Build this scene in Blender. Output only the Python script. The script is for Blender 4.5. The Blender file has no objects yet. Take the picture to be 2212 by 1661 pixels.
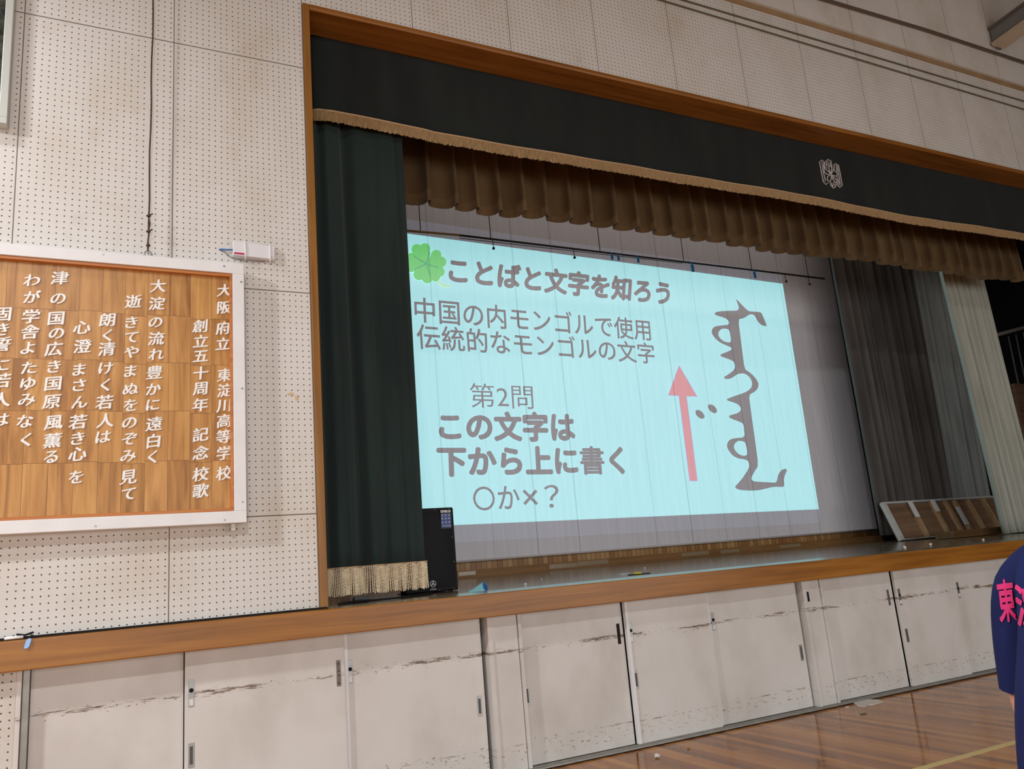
import bpy, bmesh, math, random
from mathutils import Vector, Matrix
from mathutils.bvhtree import BVHTree
random.seed(7)
S = bpy.context.scene
COL = S.collection
PI = math.pi

# ------------------------------------------------------------------ camera
W_PX, H_PX = 2212, 1661
F_PX = 1750.66
CAM = Vector((-0.37218, -5.4775, 1.39591))
YAW, PITCH, ROLL = 0.476919, -0.221091, -0.0851646
def _rx(a): return Matrix(((1, 0, 0), (0, math.cos(a), -math.sin(a)), (0, math.sin(a), math.cos(a))))
def _ry(a): return Matrix(((math.cos(a), 0, math.sin(a)), (0, 1, 0), (-math.sin(a), 0, math.cos(a))))
def _rz(a): return Matrix(((math.cos(a), -math.sin(a), 0), (math.sin(a), math.cos(a), 0), (0, 0, 1)))
RCV = _rz(ROLL) @ _rx(PITCH) @ _ry(-YAW) @ Matrix(((1, 0, 0), (0, 0, -1), (0, 1, 0)))   # world -> (right, down, forward)
cam_data = bpy.data.cameras.new('camera')
cam_data.sensor_fit = 'HORIZONTAL'
cam_data.sensor_width = 36.0
cam_data.lens = F_PX / W_PX * 36.0
cam_data.clip_start = 0.05
cam_data.clip_end = 200
cam = bpy.data.objects.new('camera', cam_data)
COL.objects.link(cam)
_m = Matrix((RCV[0], -RCV[1], -RCV[2])).transposed().to_4x4()
_m.translation = CAM
cam.matrix_world = _m
S.camera = cam

def ray(px, py):
    return RCV.transposed() @ Vector(((px - W_PX / 2) / F_PX, (py - H_PX / 2) / F_PX, 1.0))
def at(px, py, Y=None, Z=None, X=None, D=None):
    """the place in the hall seen at a photograph pixel, on a wall plane Y, a level Z, a plane X or at depth D"""
    d = ray(px, py)
    if D is not None: s = D
    elif Y is not None: s = (Y - CAM.y) / d.y
    elif Z is not None: s = (Z - CAM.z) / d.z
    else: s = (X - CAM.x) / d.x
    return CAM + d * s

# ------------------------------------------------------------------ world, exposure, lamps of the hall, added fill lights
world = bpy.data.worlds.new('hall_daylight')
S.world = world
world.use_nodes = True
world.node_tree.nodes['Background'].inputs[0].default_value = (1.0, 0.95, 0.90, 1)
world.node_tree.nodes['Background'].inputs[1].default_value = 0.04
S.view_settings.view_transform = 'Standard'
S.view_settings.look = 'None'
S.view_settings.exposure = 0.0
S.view_settings.gamma = 1.0
S.view_settings.use_curve_mapping = False

def area(name, loc, target, size, watts, color, size_y=None):
    l = bpy.data.lights.new(name, 'AREA')
    l.shape = 'DISK' if size_y is None else 'RECTANGLE'
    l.size = size
    if size_y: l.size_y = size_y
    l.energy = watts
    l.color = color
    o = bpy.data.objects.new(name, l)
    COL.objects.link(o)
    o.location = loc
    o.rotation_euler = (Vector(target) - Vector(loc)).to_track_quat('-Z', 'Y').to_euler()
    return o
LAMP = [420, 320, 50, 20, 290, 285, 24]
area('hall_lamp', (-5.6, -3.2, 5.5), (-4.9, -2.7, 0), 0.5, LAMP[0], (1.0, 1.0, 1.0))
area('hall_lamp', (-1.5, -8.2, 6.4), (-1.4, -7.5, 0), 0.5, LAMP[1], (1.0, 1.0, 1.0))
area('hall_lamp', (-2.4, -1.3, 5.9), (-2.4, -1.2, 0), 0.4, LAMP[2], (1.0, 1.0, 1.0))
area('side_window_daylight', (-8.5, -4.0, 2.0), (0.5, -1.0, 1.6), 5.0, LAMP[3], (0.97, 0.98, 1.0), 2.2)
area('added_rear_fill', (-1.0, -10.5, 1.7), (3.5, 0.0, 0.4), 10.0, LAMP[4], (1.0, 0.98, 0.95), 2.2)  # added fill pair brightening the stage inside; no rear window known
area('added_rear_fill', (8.0, -10.5, 1.7), (7.0, 0.0, 0.4), 8.0, LAMP[5], (1.0, 0.98, 0.95), 2.2)
area('added_screen_fill', (6.6, 2.3, 7.6), (6.6, 4.0, 5.6), 8.0, LAMP[6], (1.0, 0.93, 0.86), 0.25)  # added fill for the top of the screen; no fixture known there

# ------------------------------------------------------------------ materials
def lin(c):
    c = c / 255.0
    return c / 12.92 if c <= 0.04045 else ((c + 0.055) / 1.055) ** 2.4
def rgb(r, g, b): return (lin(r), lin(g), lin(b), 1.0)

class NT:
    """short-hand for building a node tree"""
    def __init__(self, name, rough=0.6, spec=0.3):
        self.m = bpy.data.materials.new(name)
        self.m.use_nodes = True
        self.t = self.m.node_tree
        self.b = self.t.nodes['Principled BSDF']
        self.b.inputs['Roughness'].default_value = rough
        self.b.inputs['Specular IOR Level'].default_value = spec
        self._pos = None
    def n(self, typ, **kw):
        nd = self.t.nodes.new(typ)
        for k, v in kw.items(): setattr(nd, k, v)
        return nd
    def put(self, sock, v):
        if hasattr(v, 'is_output'): self.t.links.new(v, sock)
        elif v is not None: sock.default_value = v
    def pos(self):
        if self._pos is None:
            g = self.n('ShaderNodeNewGeometry')
            s = self.n('ShaderNodeSeparateXYZ')
            self.t.links.new(g.outputs['Position'], s.inputs[0])
            self._pos = (g.outputs['Position'], s.outputs[0], s.outputs[1], s.outputs[2])
        return self._pos
    def obj(self):
        c = self.n('ShaderNodeTexCoord')
        return c.outputs['Object']
    def math(self, op, a, b=None, c=None, clamp=False):
        nd = self.n('ShaderNodeMath', operation=op, use_clamp=clamp)
        self.put(nd.inputs[0], a)
        if b is not None: self.put(nd.inputs[1], b)
        if c is not None: self.put(nd.inputs[2], c)
        return nd.outputs[0]
    def vscale(self, v, sc, off=(0, 0, 0)):
        mp = self.n('ShaderNodeMapping')
        self.put(mp.inputs['Vector'], v)
        mp.inputs['Scale'].default_value = sc
        mp.inputs['Location'].default_value = off
        return mp.outputs[0]
    def noise(self, v, scale, detail=4, rough=0.55, dist=0.0):
        nd = self.n('ShaderNodeTexNoise')
        self.put(nd.inputs['Vector'], v)
        nd.inputs['Scale'].default_value = scale
        nd.inputs['Detail'].default_value = detail
        nd.inputs['Roughness'].default_value = rough
        nd.inputs['Distortion'].default_value = dist
        return nd.outputs['Fac']
    def ramp(self, fac, stops):
        nd = self.n('ShaderNodeValToRGB')
        self.put(nd.inputs[0], fac)
        e = nd.color_ramp.elements
        while len(e) < len(stops): e.new(0.5)
        for el, (p, c) in zip(e, stops):
            el.position = p
            el.color = c if len(c) == 4 else (*c, 1)
        return nd.outputs[0]
    def mix(self, fac, a, b, mode='MIX'):
        nd = self.n('ShaderNodeMix', data_type='RGBA', blend_type=mode)
        self.put(nd.inputs['Factor'], fac)
        self.put(nd.inputs[6], a)
        self.put(nd.inputs[7], b)
        return nd.outputs[2]
    def step(self, v, lo, hi):
        nd = self.n('ShaderNodeMapRange', clamp=True)
        self.put(nd.inputs[0], v)
        nd.inputs[1].default_value = lo
        nd.inputs[2].default_value = hi
        return nd.outputs[0]
    def bump(self, h, strength=0.3, dist=0.01):
        nd = self.n('ShaderNodeBump')
        nd.inputs['Strength'].default_value = strength
        nd.inputs['Distance'].default_value = dist
        self.put(nd.inputs['Height'], h)
        self.t.links.new(nd.outputs[0], self.b.inputs['Normal'])
    def color(self, c): self.put(self.b.inputs['Base Color'], c)

def plain(name, c, rough=0.6, spec=0.3, metal=0.0, var=0.0, vs=8.0):
    k = NT(name, rough, spec)
    k.b.inputs['Metallic'].default_value = metal
    if var:
        f = k.noise(k.pos()[0], vs, 5)
        d = tuple(x * (1 - var) for x in c[:3]) + (1,)
        l = tuple(min(1, x * (1 + var)) for x in c[:3]) + (1,)
        k.color(k.ramp(f, [(0.3, d), (0.7, l)]))
    else:
        k.color(c)
    return k.m

def wood(name, dark, mid, light, axis='X', scale=1.0, rough=0.35, spec=0.4, wear=0.0):
    k = NT(name, rough, spec)
    p = k.pos()[0]
    sc = {'X': (0.35, 9, 9), 'Z': (9, 9, 0.35), 'Y': (9, 0.35, 9)}[axis]
    v = k.vscale(p, tuple(s * scale for s in sc))
    f = k.noise(v, 2.2, 6, 0.6, 0.6)
    f2 = k.noise(k.vscale(p, (0.9, 0.9, 0.9)), 1.3, 3)
    f3 = k.math('ADD', k.math('MULTIPLY', f, 0.75), k.math('MULTIPLY', f2, 0.25))
    c = k.ramp(f3, [(0.30, dark), (0.50, mid), (0.70, light)])
    if wear:
        w = k.noise(k.vscale(p, (6, 20, 20)), 3.0, 8, 0.75)
        c = k.mix(k.math('MULTIPLY', k.step(w, 0.66, 0.72), wear), c, rgb(205, 170, 120))
    k.color(c)
    k.bump(f, 0.08, 0.004)
    return k.m

# the perforated acoustic board of the front wall: sheets 0.91 m wide, round holes, dirt
PW, PP, PV = 0.91, 0.0409, 0.0404
Z1, Z2, Z3 = 5.215, 3.409, 1.854
def pegboard(name, holes=True):
    k = NT(name, 0.75, 0.2)
    p, x, y, z = k.pos()
    xm = k.math('FLOORED_MODULO', x, PW) if False else k.math('SUBTRACT', x, k.math('MULTIPLY', k.math('FLOOR', k.math('DIVIDE', x, PW)), PW))
    dirt = k.noise(k.vscale(p, (1.3, 1.3, 0.8)), 1.1, 6, 0.62)
    base = k.ramp(dirt, [(0.28, (0.58, 0.53, 0.455)), (0.47, (0.655, 0.63, 0.595)), (0.62, (0.69, 0.672, 0.65))])
    smudge = k.noise(k.vscale(p, (3, 3, 3), (3, 1, 2)), 2.3, 5, 0.6)
    base = k.mix(k.math('MULTIPLY', k.step(smudge, 0.58, 0.75), 0.20), base, (0.45, 0.36, 0.26, 1))
    # sheet joints
    jv = k.math('MINIMUM', xm, k.math('SUBTRACT', PW, xm))
    jv = k.math('LESS_THAN', jv, 0.0030)
    jh = None
    for zz in (Z1, Z2, Z3):
        d = k.math('LESS_THAN', k.math('ABSOLUTE', k.math('SUBTRACT', z, zz)), 0.0036)
        jh = d if jh is None else k.math('MAXIMUM', jh, d)
    jh = k.math('MULTIPLY', jh, k.math('LESS_THAN', x, 0.92))
    joint = k.math('MAXIMUM', jv, jh)
    base = k.mix(k.math('MULTIPLY', joint, 0.9), base, (0.10, 0.075, 0.06, 1))
    if holes:
        # distance to the next hole
        u = k.math('SUBTRACT', xm, 0.030)
        iu = k.math('ROUND', k.math('DIVIDE', u, PP))
        iu = k.math('MINIMUM', k.math('MAXIMUM', iu, 0.0), 21.0)
        du = k.math('SUBTRACT', u, k.math('MULTIPLY', iu, PP))
        g1 = k.math('GREATER_THAN', z, Z1)
        g2 = k.math('GREATER_THAN', z, Z2)
        g3 = k.math('GREATER_THAN', z, Z3)
        b = k.math('ADD', 1.8205 - 60 * PV, k.math('MULTIPLY', g3, 1.890 - (1.8205 - 60 * PV)))
        b = k.math('ADD', b, k.math('MULTIPLY', g2, 3.442 - 1.890))
        b = k.math('ADD', b, k.math('MULTIPLY', g1, 5.248 - 3.442))
        mx = k.math('SUBTRACT', 60.0, k.math('MULTIPLY', g3, 23.0))
        mx = k.math('ADD', mx, k.math('MULTIPLY', g2, 6.0))
        mx = k.math('ADD', mx, k.math('MULTIPLY', g1, 60.0))
        w = k.math('SUBTRACT', z, b)
        iw = k.math('ROUND', k.math('DIVIDE', w, PV))
        iw = k.math('MINIMUM', k.math('MAXIMUM', iw, 0.0), mx)
        dw = k.math('SUBTRACT', w, k.math('MULTIPLY', iw, PV))
        r = k.math('SQRT', k.math('ADD', k.math('MULTIPLY', du, du), k.math('MULTIPLY', dw, dw)))
        hole = k.math('SUBTRACT', 1.0, k.step(r, 0.0036, 0.0052))
        base = k.mix(hole, base, (0.07, 0.055, 0.045, 1))
        hgt = k.math('SUBTRACT', 1.0, k.math('MAXIMUM', hole, joint))
        k.bump(hgt, 0.4, 0.004)
    k.color(base)
    return k.m

M = {}
M['peg'] = pegboard('perforated_wall_board')
M['trim'] = wood('proscenium_wood', rgb(104, 62, 20), rgb(140, 88, 32), rgb(160, 106, 46), 'X', 1, 0.33, 0.45)
M['trimv'] = wood('proscenium_wood_upright', rgb(110, 72, 28), rgb(142, 97, 42), rgb(160, 113, 54), 'Z', 1, 0.4, 0.4)
M['nosing'] = wood('stage_edge_wood', rgb(112, 68, 18), rgb(148, 94, 28), rgb(170, 114, 42), 'X', 1, 0.33, 0.45, 0.8)
M['black'] = plain('dull_black', rgb(22, 22, 24), 0.7, 0.2)
M['dark_gap'] = plain('dark_gap', rgb(40, 36, 34), 0.8, 0.1)
M['white_paint'] = plain('white_painted_wood', rgb(226, 226, 228), 0.5, 0.3, 0, 0.04, 6)
M['white_letter'] = plain('white_letter_paint', rgb(238, 238, 236), 0.5, 0.3)
M['metal'] = plain('brushed_steel', rgb(150, 152, 152), 0.35, 0.5, 0.8, 0.08, 30)
M['rail'] = plain('aluminium_track', rgb(150, 148, 142), 0.4, 0.5, 0.5, 0.15, 12)
M['rust'] = plain('old_steel', rgb(120, 110, 104), 0.5, 0.4, 0.5, 0.2, 40)

def door_mat():
    k = NT('scuffed_cream_door', 0.45, 0.35)
    p, x, y, z = k.pos()
    d = k.noise(k.vscale(p, (1.5, 1.5, 1.0)), 1.6, 5)
    base = k.ramp(d, [(0.3, (0.57, 0.535, 0.50)), (0.55, (0.66, 0.635, 0.61)), (0.75, (0.69, 0.67, 0.65))])
    # the long band of scrapes at trolley height
    wob = k.math('MULTIPLY', k.math('SUBTRACT', k.noise(k.vscale(p, (1.2, 0, 0)), 1.2, 2), 0.5), 0.05)
    dz = k.math('ABSOLUTE', k.math('SUBTRACT', k.math('ADD', z, wob), 0.808))
    band = k.math('SUBTRACT', 1.0, k.step(dz, 0.004, 0.040))
    wide = k.math('SUBTRACT', 1.0, k.step(dz, 0.02, 0.075))
    s1 = k.noise(k.vscale(p, (9, 1, 95)), 1.0, 9, 0.74, 0.5)
    dens = k.noise(k.vscale(p, (1.4, 1, 1)), 1.5, 3)
    thr = k.math('MULTIPLY', band, k.math('ADD', 0.55, k.math('MULTIPLY', k.step(dens, 0.36, 0.60), 0.65)))
    m1 = k.step(k.math('ADD', s1, k.math('MULTIPLY', thr, 0.25)), 0.735, 0.765)
    s2 = k.noise(k.vscale(p, (36, 1, 60), (7, 0, 3)), 1.0, 6, 0.7)
    m2 = k.step(k.math('ADD', s2, k.math('MULTIPLY', wide, 0.13)), 0.735, 0.76)
    m2 = k.math('MULTIPLY', m2, k.step(wide, 0.0, 0.2))
    # scuffs near the floor
    low = k.math('MULTIPLY', k.step(z, 0.30, 0.20), k.step(z, 0.03, 0.08))
    low = k.math('SUBTRACT', 1.0, k.step(k.math('ABSOLUTE', k.math('SUBTRACT', z, 0.13)), 0.05, 0.14))
    s3 = k.noise(k.vscale(p, (22, 1, 60), (1, 0, 9)), 1.0, 7, 0.68)
    m3 = k.math('MULTIPLY', k.step(k.math('ADD', s3, k.math('MULTIPLY', low, 0.15)), 0.735, 0.765), k.step(low, 0.0, 0.15))
    ln = k.math('SUBTRACT', 1.0, k.step(k.math('ABSOLUTE', k.math('SUBTRACT', z, 0.175)), 0.002, 0.006))
    s4 = k.noise(k.vscale(p, (7, 1, 30), (4, 0, 2)), 1.0, 4, 0.6)
    m4 = k.math('MULTIPLY', ln, k.step(s4, 0.50, 0.60))
    # single specks
    s5 = k.noise(k.vscale(p, (30, 1, 40), (9, 0, 5)), 1.0, 3, 0.5)
    m5 = k.math('MULTIPLY', k.step(s5, 0.785, 0.80), 0.8)
    m = k.math('MAXIMUM', k.math('MAXIMUM', m1, m2), k.math('MAXIMUM', k.math('MULTIPLY', m3, 0.75), k.math('MAXIMUM', k.math('MULTIPLY', m4, 0.8), m5)))
    tone = k.ramp(k.noise(k.vscale(p, (5, 1, 5)), 3.0, 3), [(0.4, (0.09, 0.065, 0.045)), (0.65, (0.24, 0.15, 0.08))])
    k.color(k.mix(k.math('MULTIPLY', m, 0.9), base, tone))
    return k.m
M['door'] = door_mat()

def floor_mat():
    k = NT('varnished_hall_planks', 0.16, 0.22)
    p, x, y, z = k.pos()
    bw = 0.072
    ix = k.math('FLOOR', k.math('DIVIDE', x, bw))
    off = k.n('ShaderNodeTexWhiteNoise', noise_dimensions='1D')
    k.put(off.inputs['W'], ix)
    yy = k.math('ADD', y, k.math('MULTIPLY', off.outputs['Value'], 3.0))
    iy = k.math('FLOOR', k.math('DIVIDE', yy, 1.6))
    cell = k.n('ShaderNodeTexWhiteNoise', noise_dimensions='2D')
    cv = k.n('ShaderNodeCombineXYZ')
    k.put(cv.inputs[0], ix)
    k.put(cv.inputs[1], iy)
    k.put(cell.inputs['Vector'], cv.outputs[0])
    base = k.ramp(cell.outputs['Value'], [(0.0, rgb(104, 56, 18)), (0.25, rgb(150, 90, 34)), (0.7, rgb(182, 116, 46)), (1.0, rgb(200, 136, 60))])
    g = k.noise(k.vscale(p, (40, 1.5, 1)), 1.5, 6, 0.6)
    base = k.mix(0.25, base, k.ramp(g, [(0.3, rgb(118, 66, 24)), (0.7, rgb(196, 132, 62))]), 'MIX')
    fx = k.math('SUBTRACT', k.math('DIVIDE', x, bw), ix)
    gap = k.math('LESS_THAN', k.math('MINIMUM', fx, k.math('SUBTRACT', 1.0, fx)), 0.02)
    base = k.mix(k.math('MULTIPLY', gap, 0.4), base, rgb(70, 42, 26))
    k.color(base)
    k.put(k.b.inputs['Roughness'], k.math('ADD', 0.05, k.math('MULTIPLY', k.noise(p, 3, 4), 0.12)))
    k.bump(k.noise(k.vscale(p, (30, 3, 1)), 1.0, 3), 0.03, 0.002)
    return k.m
M['floor'] = floor_mat()

def stage_mat():
    k = NT('worn_stage_planks', 0.13, 0.4)
    p, x, y, z = k.pos()
    g = k.noise(k.vscale(p, (0.6, 14, 1)), 1.6, 7, 0.65)
    c = k.ramp(g, [(0.3, rgb(92, 74, 58)), (0.55, rgb(132, 112, 92)), (0.75, rgb(160, 140, 118))])
    fy = k.math('FRACT', k.math('DIVIDE', y, 0.09))
    c = k.mix(k.math('MULTIPLY', k.math('LESS_THAN', fy, 0.05), 0.6), c, rgb(50, 40, 32))
    k.color(c)
    return k.m
M['stage'] = stage_mat()

def slats_mat():
    k = NT('vertical_wood_slats', 0.4, 0.35)
    p, x, y, z = k.pos()
    ix = k.math('FLOOR', k.math('DIVIDE', x, 0.075))
    wn = k.n('ShaderNodeTexWhiteNoise', noise_dimensions='1D')
    k.put(wn.inputs['W'], ix)
    c = k.ramp(wn.outputs['Value'], [(0.0, rgb(170, 122, 76)), (0.5, rgb(200, 152, 100)), (1.0, rgb(218, 176, 122))])
    fx = k.math('FRACT', k.math('DIVIDE', x, 0.075))
    c = k.mix(k.math('MULTIPLY', k.math('LESS_THAN', fx, 0.09), 0.8), c, rgb(60, 38, 22))
    k.color(c)
    return k.m
M['slats'] = slats_mat()

def cloth(name, c, c2, rough=0.9, sheen=0.0, weave=180, var=3.0, zs=0.25):
    k = NT(name, rough, 0.1)
    p = k.obj()
    f = k.noise(k.vscale(p, (1, 1, zs)), var, 5)
    k.color(k.ramp(f, [(0.3, c), (0.7, c2)]))
    if sheen:
        k.b.inputs['Sheen Weight'].default_value = sheen
        k.b.inputs['Sheen Roughness'].default_value = 0.5
    k.bump(k.noise(p, weave, 2), 0.08, 0.002)
    return k.m
M['green'] = cloth('dark_green_velvet', rgb(38, 48, 48), rgb(48, 62, 60), 0.95, 0.12)
M['green_val'] = cloth('dark_green_felt', rgb(32, 36, 36), rgb(40, 45, 44), 0.95, 0.1)
M['brown'] = cloth('brown_velvet', rgb(86, 68, 46), rgb(116, 94, 66), 0.95, 0.15)
M['fringe'] = cloth('gold_fringe', rgb(150, 124, 90), rgb(178, 150, 112), 0.7, 0.0, 400, 60, 0.3)
M['fringe_top'] = plain('gold_braid', rgb(188, 158, 122), 0.6, 0.3)
M['cord'] = cloth('twisted_gold_cord', rgb(206, 186, 152), rgb(242, 226, 198), 0.55, 0.0, 300, 40, 1.0)
M['grey_dark'] = cloth('dark_grey_curtain', rgb(84, 80, 78), rgb(108, 104, 101), 0.95, 0.1)
M['grey_mid'] = cloth('mid_grey_curtain', rgb(138, 142, 142), rgb(164, 168, 166), 0.95, 0.1)
M['grey_light'] = cloth('pale_grey_curtain', rgb(166, 168, 158), rgb(194, 196, 186), 0.95, 0.1)
M['plywood'] = wood('brown_plywood', rgb(104, 80, 62), rgb(130, 102, 80), rgb(148, 120, 96), 'X', 0.8, 0.6, 0.2)
M['batten_wood'] = wood('raw_wood_batten', rgb(150, 118, 86), rgb(176, 144, 108), rgb(196, 166, 130), 'Z', 1, 0.6, 0.2)
M['brown_board'] = wood('brown_kick_board', rgb(126, 92, 56), rgb(154, 114, 72), rgb(168, 128, 84), 'X', 1, 0.5, 0.3)
M['tape'] = plain('packing_tape', rgb(164, 144, 118), 0.25, 0.5, 0, 0.1, 30)

LINE0, LINEW = 3.44, 0.632
def line_mask(k):
    """thin dark vertical lines on the screen cloth, uneven in strength"""
    p, x, y, z = k.pos()
    u = k.math('DIVIDE', k.math('SUBTRACT', x, LINE0), LINEW)
    i = k.math('ROUND', u)
    d = k.math('ABSOLUTE', k.math('MULTIPLY', k.math('SUBTRACT', u, i), LINEW))
    wn = k.n('ShaderNodeTexWhiteNoise', noise_dimensions='1D')
    k.put(wn.inputs['W'], i)
    ln = k.math('SUBTRACT', 1.0, k.step(d, 0.004, 0.011))
    return k.math('MULTIPLY', ln, k.math('ADD', 0.10, k.math('MULTIPLY', wn.outputs['Value'], 0.34)))
def screen_mat(name, glow=None, strength=1.0):
    k = NT(name, 0.9, 0.1)
    p, x, y, z = k.pos()
    wr = k.noise(k.vscale(p, (9, 1, 0.5)), 2.0, 5, 0.6)
    sm = line_mask(k)
    c = k.ramp(wr, [(0.35, rgb(224, 222, 230)), (0.65, rgb(234, 232, 240))])
    c = k.mix(sm, c, rgb(80, 74, 72))  # thin dark vertical lines mixed into the cloth colour
    k.color(c)
    if glow is not None:
        e = k.mix(k.math('MULTIPLY', sm, 0.75), glow, tuple(v * 0.35 for v in glow[:3]) + (1,))
        e2 = k.mix(0.06, e, k.ramp(wr, [(0.35, (0.2, 0.2, 0.2)), (0.65, (1, 1, 1))]), 'MULTIPLY')
        k.put(k.b.inputs['Emission Color'], e2)
        k.b.inputs['Emission Strength'].default_value = strength
    k.bump(wr, 0.10, 0.02)
    return k.m
M['screen'] = screen_mat('grey_white_screen_cloth')
M['slide'] = screen_mat('projected_pale_cyan', (0.215, 0.575, 0.615, 1), 1.0)  # projector light put into the slide materials' own glow; no projector lamp
M['blacklevel'] = screen_mat('projected_dark_bar', (0.020, 0.030, 0.050, 1), 1.0)
M['text'] = screen_mat('projected_black', (0.014, 0.014, 0.022, 1), 1.0)
M['clover'] = screen_mat('projected_green', (0.015, 0.42, 0.055, 1), 1.0)
M['clover_vein'] = screen_mat('projected_dark_green', (0.0, 0.20, 0.07, 1), 1.0)
M['clover_stem'] = screen_mat('projected_yellow_green', (0.30, 0.52, 0.12, 1), 1.0)
M['arrow'] = screen_mat('projected_red', (0.44, 0.10, 0.12, 1), 1.0)
M['arrow_edge'] = screen_mat('projected_violet', (0.15, 0.18, 0.45, 1), 1.0)

# ------------------------------------------------------------------ mesh helpers
def tag(o, label=None, cat=None, group=None, kind=None):
    if label: o['label'] = label
    if cat: o['category'] = cat
    if group: o['group'] = group
    if kind: o['kind'] = kind
    return o
def empty(name, loc, label, cat, group=None):
    o = bpy.data.objects.new(name, None)
    COL.objects.link(o)
    o.location = loc
    o.empty_display_size = 0.1
    return tag(o, label, cat, group)
def link(name, bm, mat, parent=None, smooth=False, bevel=0.0, seg=2):
    me = bpy.data.meshes.new(name)
    bmesh.ops.recalc_face_normals(bm, faces=bm.faces[:])
    bm.to_mesh(me)
    bm.free()
    o = bpy.data.objects.new(name, me)
    COL.objects.link(o)
    if mat is not None: me.materials.append(M[mat] if isinstance(mat, str) else mat)
    if smooth:
        for f in me.polygons: f.use_smooth = True
    if bevel:
        b = o.modifiers.new('bevel', 'BEVEL')
        b.width = bevel
        b.segments = seg
        b.limit_method = 'ANGLE'
    if parent is not None:
        o.parent = parent
        o.matrix_parent_inverse = Matrix.Translation(-Vector(parent.location)) if parent.type == 'EMPTY' else Matrix.Identity(4)
    return o
def box(bm, x0, x1, y0, y1, z0, z1):
    v = [bm.verts.new(c) for c in ((x0, y0, z0), (x1, y0, z0), (x1, y1, z0), (x0, y1, z0), (x0, y0, z1), (x1, y0, z1), (x1, y1, z1), (x0, y1, z1))]
    for f in ((0, 1, 2, 3), (4, 5, 6, 7), (0, 1, 5, 4), (1, 2, 6, 5), (2, 3, 7, 6), (3, 0, 4, 7)):
        bm.faces.new([v[i] for i in f])
    return v
def hexa(bm, a, b):
    """solid between two matching quads of points"""
    va = [bm.verts.new(p) for p in a]
    vb = [bm.verts.new(p) for p in b]
    bm.faces.new(va)
    bm.faces.new(vb[::-1])
    n = len(a)
    for i in range(n):
        bm.faces.new((va[i], va[(i + 1) % n], vb[(i + 1) % n], vb[i]))
def BX(*b):
    bm = bmesh.new()
    for q in b: box(bm, *q)
    return bm
def tube(bm, pts, r, n=8, caps=True):
    pts = [Vector(p) for p in pts]
    rings = []
    up = None
    for i, p in enumerate(pts):
        if i == 0: t = pts[1] - p
        elif i == len(pts) - 1: t = p - pts[i - 1]
        else: t = pts[i + 1] - pts[i - 1]
        t.normalize()
        if up is None:
            up = Vector((0, 0, 1)) if abs(t.z) < 0.9 else Vector((1, 0, 0))
        a = t.cross(up)
        if a.length < 1e-6: a = t.cross(Vector((0, 1, 0.3)))
        a.normalize()
        b = a.cross(t)
        up = b
        rr = r[i] if isinstance(r, (list, tuple)) else r
        rings.append([bm.verts.new(p + (a * math.cos(2 * PI * j / n) + b * math.sin(2 * PI * j / n)) * rr) for j in range(n)])
    for i in range(len(rings) - 1):
        for j in range(n):
            bm.faces.new((rings[i][j], rings[i][(j + 1) % n], rings[i + 1][(j + 1) % n], rings[i + 1][j]))
    if caps:
        bm.faces.new(rings[0])
        bm.faces.new(rings[-1])
def torus(bm, c, R, r, nrm='Y', n=20, m=8, arc=2 * PI):
    pts = []
    for i in range(n + 1):
        a = arc * i / n
        d = {'Y': Vector((math.cos(a), 0, math.sin(a))), 'X': Vector((0, math.cos(a), math.sin(a))), 'Z': Vector((math.cos(a), math.sin(a), 0))}[nrm]
        pts.append(Vector(c) + d * R)
    tube(bm, pts, r, m)
def disc(bm, c, r, d=0.002, n=16, axis='Y', sx=1.0, sz=1.0, rot=0.0):
    """a short cylinder facing -Y"""
    c = Vector(c)
    a = []
    b = []
    for i in range(n):
        t = 2 * PI * i / n
        u, w = r * sx * math.cos(t), r * sz * math.sin(t)
        u, w = u * math.cos(rot) - w * math.sin(rot), u * math.sin(rot) + w * math.cos(rot)
        a.append(c + Vector((u, -d, w)))
        b.append(c + Vector((u, 0, w)))
    hexa(bm, a, b)
def sheet(bm, rows, thick=0.0):
    """grid of points -> quads"""
    g = [[bm.verts.new(p) for p in r] for r in rows]
    for i in range(len(g) - 1):
        for j in range(len(g[0]) - 1):
            bm.faces.new((g[i][j], g[i][j + 1], g[i + 1][j + 1], g[i + 1][j]))
def solid(o, t, off=0.0):
    s = o.modifiers.new('thickness', 'SOLIDIFY')
    s.thickness = t
    s.offset = off
    return o

# lettering: outlines of Blender's own built-in font, turned into meshes
def glyphs(text, bold=0.0, extrude=0.0, res=4):
    c = bpy.data.curves.new('lettering_tmp', 'FONT')
    c.body = text
    c.offset = bold
    c.extrude = extrude
    c.resolution_u = res
    c.fill_mode = 'FRONT' if extrude == 0 else 'BOTH'
    o = bpy.data.objects.new('lettering_tmp', c)
    COL.objects.link(o)
    dg = bpy.context.evaluated_depsgraph_get()
    dg.update()
    me = bpy.data.meshes.new_from_object(o.evaluated_get(dg))
    bpy.data.objects.remove(o)
    bpy.data.curves.remove(c)
    vs = [v.co.copy() for v in me.vertices]
    fs = [tuple(p.vertices) for p in me.polygons]
    bpy.data.meshes.remove(me)
    return vs, fs
def bold_glyph(text, r, extrude=0.0, nib=None, lift=0.004):
    """outline thickened by repeating it round a small circle, or along the slanted edge of a brush"""
    vs, fs = glyphs(text, 0.0, extrude)
    if r <= 0: return vs, fs
    if nib: offs = [(nib[0] * t * r, nib[1] * t * r) for t in (-1, -0.5, 0, 0.5, 1)]
    else: offs = [(0, 0)] + [(r * math.cos(i * PI / 4), r * math.sin(i * PI / 4)) for i in range(8)]
    V, Fc = [], []
    for k_i, (dx, dy) in enumerate(offs):
        n0 = len(V)
        V += [Vector((v.x + dx, v.y + dy, v.z + k_i * lift)) for v in vs]
        Fc += [tuple(i + n0 for i in f) for f in fs]
    return V, Fc
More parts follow.
